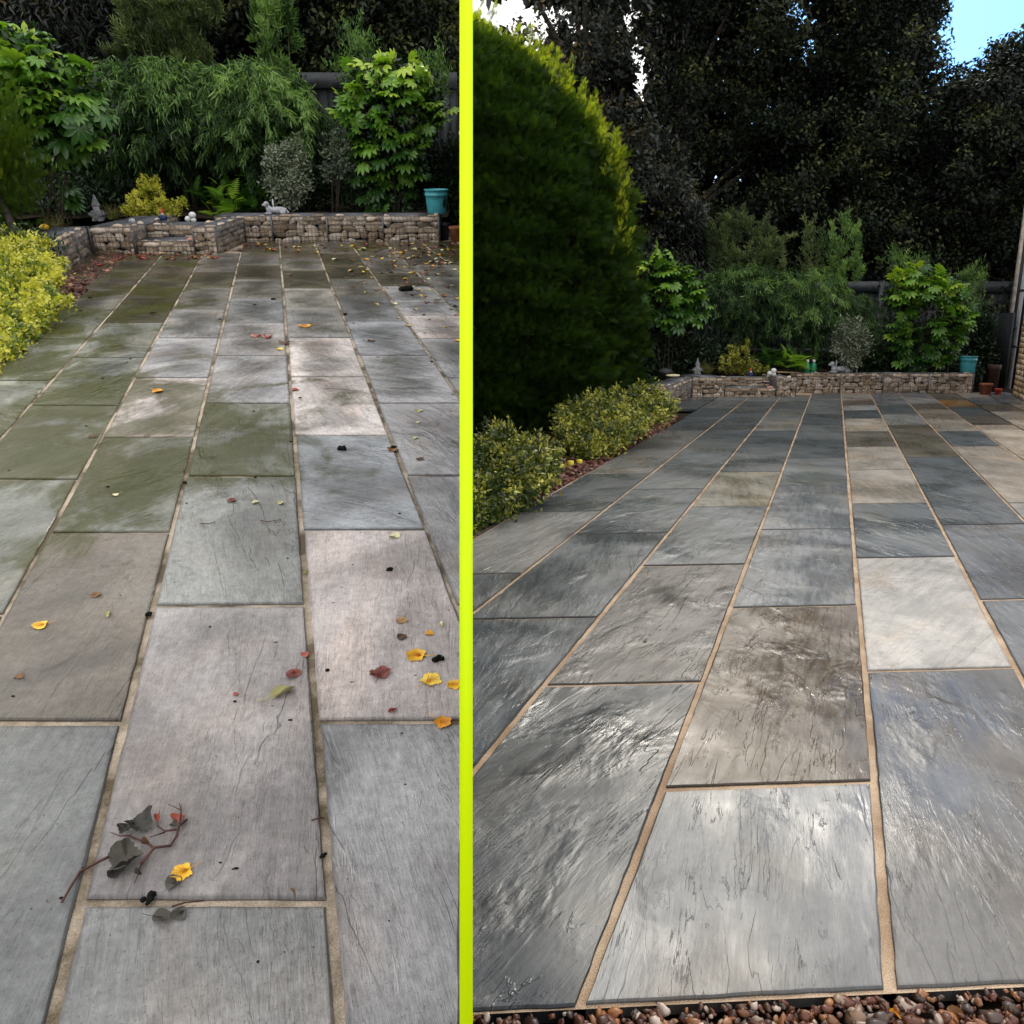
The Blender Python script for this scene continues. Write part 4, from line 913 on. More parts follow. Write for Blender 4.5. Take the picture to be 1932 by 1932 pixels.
# --- tall trees, mossy side
GL_ = 'dark trees behind the mossy terrace'
tree(LT, 'dark_tree', 'dark tree with grey shiny leaves above the large leaved shrub at far left', [(-160, -150), (240, -150), (230, 60), (210, 240), (150, 330), (-160, 360)], 14.0, .8, M['tree_grey'], 17000, .12, 330, .17, 90, group=GL_, kind='lance')
tree(LT, 'dark_tree', 'near black evergreen behind the bamboo of the mossy terrace', [(200, -160), (600, -160), (620, 350), (200, 350)], 16.2, .9, M['tree_dark'], 26000, .12, 420, .17, 400, group=GL_)
tree(LT, 'dark_tree', 'near black evergreen above the grey fence beside the lime screen', [(560, -160), (905, -160), (905, 300), (580, 300)], 16.0, .9, M['tree_dark'], 30000, .10, 380, .17, 720, group=GL_)
tree(LT, 'dark_tree', 'dark low understory behind the bamboo stems of the mossy terrace', [(-100, 150), (560, 120), (560, 400), (-100, 420)], 14.0, .35, M['under'], 22000, .11, 420, .17, 300, group=GL_)

# --- cypress
def cypress(fr, label, prof, px0, Y, squash, n, size, m, tintf, group=None):
    # prof: list of (py, px of right outline); axis at px0
    b = fr.at(px0, 720, Y); root = thing(fr, 'cypress_tree', label, 'tree', (b.x, Y, 0), group)
    zs = [fr.at(px0, py, Y).z for py, _ in prof]; rs = [fr.at(px, py, Y).x-fr.at(px0, py, Y).x for py, px in prof]
    zs, rs = np.array(zs)[::-1], np.array(rs)[::-1]
    z = rng.uniform(0, zs[-1], n); r_ = np.interp(z, zs, rs); keepm = rng.uniform(0, rs.max(), n) < r_+.3; z, r_ = z[keepm], r_[keepm]
    a = rng.uniform(-math.pi, math.pi, len(z)); a = np.where(rng.uniform(size=len(z)) < .6, -np.abs(a), a)
    lump = .035*np.sin(a*9+z*3)+.035*np.sin(a*17-z*7)+.03*np.sin(z*15+a*4)
    rr = (r_*(1+lump)-np.abs(rng.normal(0, .15, len(z))))
    P = np.stack([b.x+np.cos(a)*rr, Y+np.sin(a)*rr*squash, z], 1); ok = fr.keep(P, .05); P, a = P[ok], a[ok]; N = len(P)
    out = np.stack([np.cos(a), np.sin(a), np.zeros(N)], 1); rn = rng.normal(size=(N, 3))
    D = nrmz(out*.65+rn*.55+np.array((0, 0, .6))); X, Yv, Z = basis(D, out+rn[:, ::-1]*.7)
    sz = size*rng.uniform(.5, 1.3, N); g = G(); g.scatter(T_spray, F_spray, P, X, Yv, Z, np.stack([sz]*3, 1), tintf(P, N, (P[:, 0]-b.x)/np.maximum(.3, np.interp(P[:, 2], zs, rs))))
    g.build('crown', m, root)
    # plume tips along the right outline, tinted bright as the sunlit rim
    g = G(); k = (P[:, 2] > zs[-1]*.5) & (rng.uniform(size=N) < .05); Q = P[k]; D = nrmz(out[k]*.5+rn[k]*.25+np.array((.1, 0, 1.0))); X, Yv, Z = basis(D, out[k]+rn[k][:, ::-1]*.7)
    k = (P[:, 0] > b.x+.82*np.interp(P[:, 2], zs, rs)) & (P[:, 2] > zs[-1]*.28) & (np.abs(P[:, 1]-Y) < 1.3); Q = P[k]; Q = Q[rng.choice(len(Q), min(70, len(Q)), replace=False)]
    for q in Q:
        nn = 46; hh = rng.uniform(.2, .5); tt = rng.uniform(0, 1, nn); ax = np.array((rng.uniform(.1, .45), rng.uniform(-.2, .2), 1.)); ax /= np.linalg.norm(ax)
        pp = q+tt[:, None]*ax*hh+rng.normal(size=(nn, 3))*.055*(1.1-tt[:, None]); D = nrmz(ax+rng.normal(size=(nn, 3))*.35); X, Yv, Z = basis(D, rng.normal(size=(nn, 3))); s2 = size*rng.uniform(.4, .8, nn)
        ok2 = fr.keep(pp, .08); g.scatter(T_spray, F_spray, pp[ok2], X[ok2], Yv[ok2], Z[ok2], np.stack([s2, s2, s2], 1)[ok2], rng.uniform(.75, 1, nn)[ok2])
    g.build('plume_tips', m, root)
    # near-black shell painted as the shaded mass of inner twigs
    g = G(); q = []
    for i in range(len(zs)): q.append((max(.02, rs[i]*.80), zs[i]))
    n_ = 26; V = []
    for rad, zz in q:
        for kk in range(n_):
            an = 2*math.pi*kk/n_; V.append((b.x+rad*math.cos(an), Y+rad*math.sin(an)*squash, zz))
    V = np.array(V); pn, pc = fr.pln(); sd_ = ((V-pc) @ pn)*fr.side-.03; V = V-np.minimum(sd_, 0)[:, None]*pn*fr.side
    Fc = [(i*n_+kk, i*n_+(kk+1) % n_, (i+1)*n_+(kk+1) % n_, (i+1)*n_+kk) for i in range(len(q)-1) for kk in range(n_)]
    g.add(V, Fc); g.build('shaded_core', M['core'], root)
    return root
cypress(RT, 'large clipped cypress with yellow green tips painted brighter as a sunlit rim against the lime screen',
        [(-60, 850), (-20, 872), (20, 897), (70, 938), (110, 1000), (160, 1050), (215, 1098), (280, 1145), (360, 1172), (450, 1190), (540, 1196), (620, 1200), (700, 1195), (760, 1165), (830, 1120)],
        820, 12.0, .7, 105000, .155, M['conifer'], lambda P, N, rx: np.clip(.04+.45*rng.uniform(0, 1, N)**1.8+.75*np.clip((P[:, 2]-1.8)/2.2, 0, 1)*np.clip((rx-.86)/.12, 0, 1)+.75*np.clip((P[:, 2]-4.4)/.9, 0, 1)*np.clip((rx-.45)/.3, 0, 1), 0, 1))  # tint turns yellow on the right and upper outline as painted sunlight
plant(LT, 'cypress_hedge', 'bright green edge of a feathery cypress at the far left of the mossy side', 'hedge', [(-140, 190), (10, 180), (35, 240), (50, 320), (62, 380), (40, 425), (-140, 440)], 9.6, .5, M['conifer'], 'spray', 5200, .12, 150, .10, tint=(.3, .85), stem_n=3)

# --- shrubs, mossy side
def shrubs():
    LF = 'large leaved fatsia shrubs'
    plant(LT, 'fatsia_shrub', 'large hand leaved shrub with pale green leaves at far left above the yellow bush', 'shrub', [(-90, 60), (25, 70), (80, 100), (140, 140), (178, 190), (188, 255), (150, 262), (125, 285), (70, 270), (30, 210), (-90, 200)], 10.6, .4, M['fatsia'], 'palm', 330, .20, 110, .10, tint=(.25, .93), topbias=.5, dense=2500, zb=HbL-.05)
    plant(LT, 'fatsia_shrub', 'large hand leaved shrub between silver bush and blue bucket on the mossy side', 'shrub', [(668, 120), (740, 105), (792, 130), (835, 195), (830, 235), (795, 300), (790, 340), (750, 390), (700, 395), (672, 330), (668, 260), (645, 200)], 12.4, .45, M['fatsia'], 'palm', 440, .16, 150, .07, tint=(.15, .93), topbias=.6, dense=3500, zb=HwL-.05)
    plant(LT, 'fatsia_shrub', 'small dark hand leaved plant beside the pointed hat statue on the mossy side', 'shrub', [(95, 365), (140, 360), (150, 395), (110, 400)], 11.0, .12, M['fatsia'], 'palm', 9, .17, 5, .05, tint=(.1, .5), zb=HbL-.05, stem_n=2)
    BB = 'bamboo clumps of the mossy terrace'
    plant(LT, 'bamboo', 'wide drooping bamboo clump on the left behind the golden bush, mossy side', 'bamboo', [(172, 130), (230, 105), (330, 110), (400, 130), (415, 230), (380, 300), (300, 330), (220, 320), (180, 250)], 12.6, .55, M['bamboo'], 'droop', 15000, .13, 240, .09, BB, tint=(.0, .85), zb=HwL-.05, topbias=.35, stem_m=M['cane'])
    plant(LT, 'bamboo', 'bright drooping bamboo clump right of centre, mossy side', 'bamboo', [(390, 130), (470, 110), (560, 150), (590, 200), (575, 270), (500, 320), (430, 300), (390, 240)], 12.5, .5, M['bamboo'], 'droop', 13000, .13, 200, .08, BB, tint=(.1, .95), zb=HwL-.05, topbias=.3, stem_m=M['cane'])
    plant(LT, 'bamboo', 'tall olive bamboo stems rising to the top left of centre, mossy side', 'bamboo', [(225, -90), (420, -90), (400, 130), (240, 130)], 13.1, .5, M['bamboo_olive'], 'upright', 14000, .10, 120, .05, BB, zb=HwL-.05, stem_m=M['cane'], stem_n=10)
    plant(LT, 'bamboo', 'tall bright bamboo stem rising to the top, next to the dark gap, mossy side', 'bamboo', [(485, -90), (572, -90), (560, 150), (470, 150)], 13.0, .3, M['bamboo'], 'upright', 4600, .11, 45, .045, BB, tint=(.2, 1), zb=HwL-.05, stem_m=M['cane'], stem_n=6)
    plant(LT, 'leafy_bush', 'round narrow leaved bush in front of the fence above the silver shrub, mossy side', 'shrub', [(530, 205), (570, 190), (620, 205), (640, 250), (630, 300), (600, 310), (545, 290), (525, 250)], 12.9, .3, M['bamboo'], 'droop', 4200, .11, 90, .07, tint=(.1, .8), zb=HwL-.05)
    plant(LT, 'thin_shrub', 'thin upright green sprigs above the hand leaved shrub, mossy side', 'shrub', [(632, 110), (655, 60), (690, 105), (720, 120), (700, 190), (650, 185)], 13.1, .25, M['bamboo'], 'upright', 1500, .08, 60, .06, tint=(.2, .9), zb=HwL-.05)
    plant(LT, 'thin_shrub', 'thin green climber sprigs over the fence beside the lime screen', 'shrub', [(795, 130), (832, 95), (845, 150), (838, 230), (800, 240), (780, 190)], 13.0, .25, M['bamboo'], 'upright', 1300, .08, 60, .06, tint=(.2, .9), zb=HwL-.05)
    plant(LT, 'silver_shrub', 'silver white variegated shrub behind the lying dog ornament, mossy side', 'shrub', [(520, 265), (555, 258), (580, 300), (582, 350), (560, 385), (520, 385), (505, 340), (508, 290)], 12.0, .25, M['silver'], 'oval', 5200, .05, 100, .05, zb=HwL-.05)
    plant(LT, 'silver_shrub', 'sparse pale variegated sprigs left of the hand leaved shrub, mossy side', 'shrub', [(615, 285), (640, 230), (655, 280), (650, 330), (615, 340)], 12.2, .2, M['silver'], 'oval', 1100, .05, 50, .05, tint=(0, .7), zb=HwL-.05)
    plant(LT, 'golden_euonymus', 'small bright golden shrub growing behind the stone seat, mossy side', 'shrub', [(233, 400), (245, 372), (262, 362), (266, 336), (274, 338), (282, 350), (296, 334), (302, 360), (312, 372), (330, 385), (350, 372), (352, 395), (325, 416), (262, 420)], 11.6, .3, M['euon'], 'oval', 4600, .042, 110, .035, tint=(.3, 1), zb=HbL-.05, sprig=.1)
    plant(LT, 'fern', 'bright lime fern at the left end of the long wall, mossy side', 'fern', [(388, 362), (420, 355), (442, 375), (440, 402), (400, 405)], 12.0, .2, M['fern'], 'fern', 26, .25, 6, .05, tint=(.4, 1), zb=HwL-.05, stems=False)
    plant(LT, 'fern', 'dark green fern bank under the bamboo, mossy side', 'fern', [(425, 345), (500, 340), (520, 400), (440, 402), (360, 372)], 12.3, .3, M['fern'], 'fern', 90, .22, 30, .08, tint=(0, .4), zb=HwL-.05, stems=False)
    plant(LT, 'ground_shrub', 'dark leafy undergrowth below the hand leaved shrub, mossy side', 'shrub', [(560, 345), (640, 320), (700, 340), (820, 380), (840, 402), (570, 405)], 12.7, .35, M['under'], 'oval', 5200, .06, 130, .08, tint=(.2, 1), zb=HwL-.05)
    plant(LT, 'ivy_bush', 'dark ivy bush behind the blue bucket beside the lime screen', 'shrub', [(800, 290), (862, 270), (875, 420), (840, 430), (810, 350), (780, 330)], 12.9, .3, M['under'], 'oval', 4200, .07, 90, .08, tint=(.1, 1), zb=0)
    plant(LT, 'ground_shrub', 'low dark undergrowth behind the corner basket, mossy side', 'shrub', [(-60, 380), (60, 350), (160, 330), (240, 360), (230, 405), (170, 415), (60, 425), (-60, 440)], 12.2, .5, M['under'], 'oval', 5200, .07, 130, .1, tint=(0, .8), zb=0)
    plant(LT, 'yellow_bush', 'large bright yellow euonymus bush at the left edge of the mossy paving', 'shrub', [(-120, 440), (10, 440), (60, 462), (85, 458), (105, 485), (115, 525), (136, 565), (125, 595), (88, 605), (55, 650), (10, 690), (-20, 710), (-120, 745)], 8.0, .35, M['euon'], 'oval', 26000, .042, 420, .05, tint=(.12, 1), topbias=.15, rr=50, Yb=4.3, sprig=.14)
    plant(LT, 'green_sprigs', 'dark green leafy sprigs behind the yellow bush, mossy side', 'shrub', [(-60, 425), (30, 440), (110, 455), (120, 480), (-60, 480)], 8.6, .2, M['under'], 'oval', 2400, .05, 70, .06, tint=(.2, 1))
shrubs()
def trunk_l():
    root_base = LT.g(30, 470); g = G(); a = LT.at(32, 445, 9.2); b = LT.at(5, 385, 9.4)
    o = thing(LT, 'bare_trunk', 'short bare brown trunk leaning at the far left beside the yellow bush', 'tree trunk', (a.x+.05, 9.2, 0))
    g.tube([(a.x+.05, 9.2, -.04), tuple(a), tuple((a+b)/2), tuple(b), tuple(b+(b-a)*.8)], [.05, .045, .04, .035, .03], 8); g.build('trunk', M['bark'], o, smooth=True)
trunk_l()
# --- shrubs, washed side
def shrubs_r():
    plant(RT, 'fatsia_shrub', 'large hand leaved shrub half hidden by the cypress, washed side', 'shrub', [(1200, 470), (1240, 478), (1290, 500), (1322, 545), (1325, 590), (1290, 610), (1250, 625), (1215, 600), (1190, 540)], 16.6, .45, M['fatsia'], 'palm', 240, .20, 90, .08, tint=(.2, .9), topbias=.5, dense=2500, zb=HwR-.05)
    plant(RT, 'fatsia_shrub', 'large hand leaved shrub between silver bush and blue bucket, washed side', 'shrub', [(1690, 515), (1745, 505), (1790, 525), (1820, 575), (1840, 600), (1800, 640), (1790, 680), (1745, 705), (1705, 690), (1690, 640), (1672, 570)], 17.2, .5, M['fatsia'], 'palm', 460, .18, 160, .08, tint=(.15, .93), topbias=.55, dense=3500, zb=HwR-.05)
    BB = 'bamboo clumps of the washed terrace'
    plant(RT, 'bamboo', 'wide drooping bamboo clump left of centre, washed side', 'bamboo', [(1335, 520), (1375, 500), (1440, 500), (1480, 520), (1490, 590), (1450, 640), (1385, 640), (1340, 590)], 17.8, .6, M['bamboo'], 'droop', 12000, .13, 220, .09, BB, tint=(0, .8), topbias=.3, zb=HwR-.05, stem_m=M['cane'])
    plant(RT, 'bamboo', 'bright drooping bamboo clump right of centre, washed side', 'bamboo', [(1465, 520), (1530, 500), (1590, 525), (1610, 560), (1590, 620), (1530, 645), (1480, 620)], 17.6, .5, M['bamboo'], 'droop', 11000, .13, 190, .08, BB, tint=(.1, .9), topbias=.3, zb=HwR-.05, stem_m=M['cane'])
    plant(RT, 'bamboo', 'olive upright bamboo tops on the left, washed side', 'bamboo', [(1335, 430), (1372, 410), (1420, 425), (1470, 440), (1480, 520), (1345, 530)], 18.3, .5, M['bamboo_olive'], 'upright', 9500, .10, 90, .05, BB, zb=HwR-.05, stem_m=M['cane'], stem_n=8, tint=(.1, 1))
    plant(RT, 'bamboo', 'tallest bright bamboo tip in front of the black trees, washed side', 'bamboo', [(1568, 425), (1590, 415), (1612, 445), (1622, 500), (1610, 545), (1560, 540), (1555, 480)], 18.0, .3, M['bamboo'], 'upright', 3200, .11, 34, .045, BB, tint=(.25, 1), zb=HwR-.05, stem_m=M['cane'])
    plant(RT, 'bamboo', 'thin bamboo tip between the taller clumps, washed side', 'bamboo', [(1522, 425), (1535, 430), (1548, 520), (1510, 520)], 18.2, .2, M['bamboo_olive'], 'upright', 900, .1, 30, .05, BB, tint=(.25, 1), zb=HwR-.05, stem_m=M['cane'])
    plant(RT, 'leafy_bush', 'round narrow leaved bush above the silver shrub, washed side', 'shrub', [(1590, 570), (1620, 555), (1655, 575), (1660, 620), (1640, 640), (1600, 625)], 17.9, .3, M['bamboo'], 'droop', 3400, .11, 80, .07, tint=(.1, .8), zb=HwR-.05)
    plant(RT, 'thin_shrub', 'thin green sprigs above the hand leaved shrub, washed side', 'shrub', [(1670, 495), (1685, 480), (1720, 500), (1755, 500), (1740, 545), (1680, 545)], 18.4, .25, M['bamboo'], 'upright', 1500, .09, 60, .07, tint=(.2, 1), zb=HwR-.05)
    plant(RT, 'thin_shrub', 'thin green climber sprigs over the fence, washed side', 'shrub', [(1800, 540), (1832, 505), (1852, 530), (1840, 590), (1815, 600)], 18.4, .25, M['bamboo'], 'upright', 1400, .09, 60, .07, tint=(.2, 1), zb=HwR-.05)
    plant(RT, 'silver_shrub', 'silver white variegated shrub behind the lying dog ornament, washed side', 'shrub', [(1590, 600), (1615, 603), (1632, 630), (1635, 665), (1618, 688), (1590, 685), (1573, 655), (1577, 625)], 17.0, .3, M['silver'], 'oval', 4600, .06, 90, .06, zb=HwR-.05)
    plant(RT, 'golden_euonymus', 'small golden shrub growing behind the stone seat, washed side', 'shrub', [(1354, 698), (1362, 680), (1378, 670), (1382, 650), (1390, 655), (1396, 664), (1408, 646), (1412, 670), (1425, 685), (1445, 690), (1448, 700), (1400, 708)], 16.6, .3, M['euon_dim'], 'oval', 3600, .05, 90, .04, tint=(.35, 1), zb=HbR-.05, sprig=.13)
    plant(RT, 'fern', 'bright lime fern left of the green bottles, washed side', 'fern', [(1476, 675), (1500, 668), (1515, 685), (1512, 700), (1480, 700)], 16.9, .2, M['fern'], 'fern', 26, .26, 6, .06, tint=(.35, .95), zb=HwR-.05, stems=False)
    plant(RT, 'fern', 'dark fern bank under the bamboo, washed side', 'fern', [(1420, 668), (1540, 655), (1575, 690), (1450, 700)], 17.3, .3, M['fern'], 'fern', 90, .24, 30, .08, tint=(0, .35), zb=HwR-.05, stems=False)
    plant(RT, 'ground_shrub', 'dark leafy undergrowth below the hand leaved shrub, washed side', 'shrub', [(1590, 665), (1660, 640), (1720, 665), (1830, 680), (1840, 702), (1600, 702)], 17.8, .4, M['under'], 'oval', 5200, .08, 120, .1, tint=(.2, 1), zb=HwR-.05)
    plant(RT, 'ivy_bush', 'dark ivy bush behind the blue bucket, washed side', 'shrub', [(1820, 600), (1866, 590), (1872, 690), (1845, 705), (1815, 660)], 18.2, .35, M['under'], 'oval', 3600, .08, 80, .09, tint=(.1, 1))
    plant(RT, 'ground_shrub', 'low dark undergrowth behind the corner basket, washed side', 'shrub', [(1200, 640), (1330, 630), (1370, 660), (1360, 700), (1290, 705), (1230, 720), (1190, 720)], 17.2, .6, M['under'], 'oval', 5200, .09, 120, .12, tint=(0, .8))
    GE = 'variegated bushes along the washed paving'
    plant(RT, 'variegated_bush', 'nearer variegated yellow green bush under the cypress at the screen', 'shrub', [(860, 850), (905, 838), (950, 825), (1000, 845), (1050, 872), (1045, 895), (1010, 940), (960, 965), (905, 1000), (860, 1030)], 6.6, .3, M['euon_dim'], 'oval', 15000, .045, 300, .06, GE, tint=(.05, 1), rr=50, Yb=5.0, sprig=.2)
    plant(RT, 'variegated_bush', 'farther variegated yellow bush beside the angled stone baskets', 'shrub', [(1062, 785), (1110, 765), (1150, 752), (1200, 742), (1240, 745), (1264, 765), (1262, 785), (1215, 810), (1160, 850), (1105, 868), (1065, 850), (1050, 800)], 9.7, .35, M['euon_dim'], 'oval', 17000, .05, 340, .07, GE, tint=(.2, 1), rr=50, Yb=8.1, sprig=.22)
shrubs_r()

# grass tufts
def tuft(fr, px, py, label, n=120, h=.22, z=None, spread=.16, Y=None):
    p = fr.at(px, py, Y) if Y else fr.g(px, py)
    g = G(); N = n; P = np.stack([p.x+rng.normal(size=N)*.03, p.y+rng.normal(size=N)*.03, np.full(N, p.z-.01)], 1); rn = rng.normal(size=(N, 3))
    D = nrmz(rn*np.array((.6, .5, .1))+np.array((0, 0, .8))); X, Yv, Z = basis(D, rn[:, ::-1]); s_ = h*rng.uniform(.6, 1.2, N)
    T = np.array([(-.5, 0, 0), (.5, 0, 0), (.4, .5, .06), (0, 1, -.25), (-.4, .5, .06)]); g.scatter(T, [(0, 1, 2, 4), (4, 2, 3)], P, X, Yv, Z, np.stack([np.full(N, .006), s_, s_], 1), rng.uniform(0, 1, N))
    o = g.build('grass_tuft', M['grass'], fr=fr, base=tuple(p)); 
    tag(o, label, 'grass tuft')
tuft(LT, 215, 412, 'green grass tuft right of the pointed hat statue, mossy side', Y=11.5)
tuft(LT, 105, 432, 'yellowish grass tuft on the angled basket at far left, mossy side', Y=10.5)
tuft(RT, 1335, 703, 'grass tuft right of the pointed hat statue, washed side', Y=16.6, h=.28)

# ------------------------------------------------------------------ small objects
def bucket(fr, px0, px1, py0, py1, Y, label):
    a = fr.at((px0+px1)/2, py1, Y); wd = (px1-px0)*Y/F; h = fr.at(px0, py0, Y).z-fr.at(px0, py1, Y).z; r = wd/2*.96
    z0 = a.z; root = thing(fr, 'bucket', label, 'bucket', (a.x, Y, z0)); c = (a.x, Y, z0)
    g = G(); p = [(r*.74, 0), (r*.80, .01), (r*.90, h*.55), (r*.93, h*.74), (r*.99, h*.75), (r*1.0, h*.80), (r*.95, h*.81), (r*.96, h*.95), (r*1.04, h*.96), (r*1.05, h), (r*.97, h), (r*.93, h*.9), (r*.72, .02)]
    g.lathe(c, p, 32); g.build('body', M['blue'], root, smooth=True)
    g = G(); g.lathe((a.x, Y, z0+.02), [(r*.7, 0), (r*.7, .006)], 24); g.build('dark_inside', M['dark'], root)
    g = G(); ang = R(-35); n = 18      # dark round sticker on the side
    for i in range(n):
        t0, t1 = 2*math.pi*i/n, 2*math.pi*(i+1)/n
        def pt(t, k): 
            aa = ang+k*math.cos(t)*.27; zz = h*.45+k*math.sin(t)*.2*h; rr = r*(.80+.10*zz/(h*.55))+.005; return (a.x+rr*math.cos(aa), Y+rr*math.sin(aa), z0+zz)
        g.add(np.array([pt(0, 0), pt(t0, 1), pt(t1, 1)]), [(0, 1, 2)])
    g.build('sticker', M['dark'], root)
    g = G(); pts = [(a.x+r*1.03*math.cos(t), Y-.02-abs(math.sin(t))*.03, z0+h*.86-math.sin(t)*h*.16) for t in np.linspace(0, math.pi, 14)]
    g.tube(pts, .0025, 6); g.build('handle', M['wire'], root)
bucket(LT, 803, 846, 357, 403, YwL+.2, 'turquoise blue plastic bucket on the wall end of the mossy side')
bucket(RT, 1809, 1840, 672, 703.5, YwR+.2, 'turquoise blue plastic bucket on the wall end of the washed side')
def gnome(fr, px, pt, pb, Y, label, mh, mb, mf, wide=.32):
    a = fr.at(px, pb, Y); h = fr.at(px, pt, Y).z-a.z; root = thing(fr, 'garden_gnome', label, 'garden gnome', tuple(a)); x, y, z = a
    g = G(); g.lathe((x, y, z), [(h*wide*.6, 0), (h*wide*.72, h*.06), (h*wide*.78, h*.2), (h*wide*.6, h*.38), (h*wide*.3, h*.44)], 18, sy=.8)
    g.ell((x-h*wide*.35, y-h*.1, z+h*.03), (h*.1, h*.14, h*.05)); g.ell((x+h*wide*.35, y-h*.1, z+h*.03), (h*.1, h*.14, h*.05))
    for s in (-1, 1): g.tube([(x+s*h*wide*.6, y, z+h*.36), (x+s*h*wide*.95, y-.02, z+h*.26), (x+s*h*wide*.5, y-h*.16, z+h*.2)], [h*.06, h*.055, h*.05], 8)
    g.build('body', mb, root, smooth=True)
    g = G(); g.ell((x, y-.01, z+h*.5), (h*.13, h*.12, h*.13)); g.ell((x, y-h*.13, z+h*.5), (h*.03, h*.03, h*.03)); g.lathe((x, y-h*.05, z+h*.28), [(.004, -h*.02), (h*.08, h*.06), (h*.13, h*.16), (h*.1, h*.2)], 12, sy=.6); g.build('head', mf, root, smooth=True)
    g = G(); g.lathe((x, y, z+h*.56), [(h*.17, 0), (h*.15, h*.05), (h*.10, h*.18), (h*.05, h*.33), (.003, h*.44)], 16); g.build('hat', mh, root, smooth=True)
gnome(LT, 187, 366, 417, 10.9, 'weathered grey gnome statue with tall pointed hat, mossy side', M['statue'], M['statue'], M['statue_pale'])
gnome(RT, 1315, 675, 706, 16.1, 'weathered grey gnome statue with tall pointed hat, washed side', M['statue'], M['statue'], M['statue_pale'])
gnome(LT, 309, 391, 416, 11.0, 'small red hatted white bearded gnome by the golden shrub, mossy side', M['red'], M['blueclothes'], M['white'], .4)
gnome(RT, 1416, 693, 709, 16.1, 'small red hatted white bearded gnome by the golden shrub, washed side', M['red'], M['blueclothes'], M['white'], .4)
def balls(fr, px, py, Y, r, label):
    a = fr.at(px, py, Y); root = thing(fr, 'mushroom_ornament', label, 'garden ornament', tuple(a))
    for dx, dz, k in ((-.9, .9, .95), (.65, 2.0, 1.1), (.8, .6, .85)):
        g = G(); g.ell((a.x+dx*r, a.y, a.z+dz*r), (r*k, r*k, r*k*.92), 16, 12); g.build('cap', M['white'], root, smooth=True)
        g = G(); g.tube([(a.x+dx*r*.7, a.y, a.z-.01), (a.x+dx*r, a.y, a.z+dz*r-r*k*.8)], r*.3, 8); g.build('stalk', M['statue_pale'], root, smooth=True)
balls(LT, 361, 419, 11.0, .042, 'three white ball mushrooms beside the end block, mossy side')
balls(RT, 1456, 709, 16.1, .05, 'three white ball mushrooms beside the end block, washed side')
def dog(fr, px0, px1, py, Y, label):
    a = fr.at(px0, py, Y); b = fr.at(px1, py, Y); L_ = b.x-a.x; z = a.z; x = a.x
    root = thing(fr, 'dog_ornament', label, 'garden ornament', (x+L_/2, Y, z))
    g = G(); g.ell((x+L_*.58, Y, z+L_*.16), (L_*.38, L_*.15, L_*.13), 18, 12); g.ell((x+L_*.22, Y, z+L_*.17), (L_*.13, L_*.13, L_*.16), 14, 10)
    g.tube([(x+L_*.22, Y, z+L_*.2), (x+L_*.13, Y, z+L_*.34)], [L_*.1, L_*.08], 10)
    for s in (-1, 1):
        g.ell((x+L_*.2, Y+s*L_*.09-.01, z+L_*.04), (L_*.16, L_*.045, L_*.04)); g.ell((x+L_*.8, Y+s*L_*.12, z+L_*.08), (L_*.13, L_*.06, L_*.09))
    g.tube([(x+L_*.92, Y, z+L_*.14), (x+L_*1.02, Y-.02, z+L_*.08), (x+L_*.98, Y-.06, z+L_*.03)], [L_*.04, L_*.03, L_*.015], 8); g.build('body', M['statue_pale'], root, smooth=True)
    g = G(); g.ell((x+L_*.12, Y, z+L_*.38), (L_*.12, L_*.10, L_*.11), 14, 10); g.ell((x+L_*.01, Y, z+L_*.35), (L_*.07, L_*.05, L_*.05)); g.build('head', M['statue_pale'], root, smooth=True)
    for s in (-1, 1): g = G(); g.ell((x+L_*.17, Y+s*L_*.1, z+L_*.35), (L_*.04, L_*.02, L_*.09)); g.build('ear', M['statue'], root, smooth=True)
    g = G(); g.ell((x+L_*.36, Y+L_*.15, z+L_*.42), (L_*.035, L_*.035, L_*.16)); g.tube([(x+L_*.36, Y+L_*.15, z-.01), (x+L_*.36, Y+L_*.15, z+L_*.3)], L_*.02, 6)
    g.build('flower_spike', M['white'], root, smooth=True)
dog(LT, 499, 545, 404, YwL+.24, 'pale grey lying dog ornament on top of the wall, mossy side')
dog(RT, 1564, 1606, 703, YwR+.24, 'pale grey lying dog ornament on top of the wall, washed side')
def bottle(px0, px1, label):
    Y = YwR+.22; a = RT.at((px0+px1)/2, 703.5, Y); r = (px1-px0)*Y/F/2; x, y, z = a; root = thing(RT, 'spray_bottle', label, 'bottle', tuple(a), 'pair of green bottles')
    g = G(); g.lathe((x, y, z), [(r*.9, 0), (r, .01), (r, .15), (r*.85, .18), (r*.4, .205), (r*.35, .22)], 18); g.build('body', M['green_plastic'], root, smooth=True)
    g = G(); g.lathe((x, y, z+.22), [(r*.42, 0), (r*.42, .03), (r*.2, .035)], 14); g.box((x-.035, y-.012, z+.25), (x+.02, y+.012, z+.275)); g.build('cap', M['white'], root)
bottle(1517.5, 1527.5, 'left one of two green plastic bottles on the washed side wall')
bottle(1529.5, 1539.5, 'right one of two green plastic bottles on the washed side wall')
def stick():
    a, b = RT.at(1466, 703, YwR-.1), RT.at(1518, 704.5, YwR+.12); g = G(); g.tube([a+Vector((0, 0, .012)), b+Vector((0, 0, .012))], .012, 8); o = g.build('wooden_stick', M['wood'], fr=RT, base=tuple(a)); tag(o, 'pale wooden stick lying between end block and green bottles', 'stick')
stick()
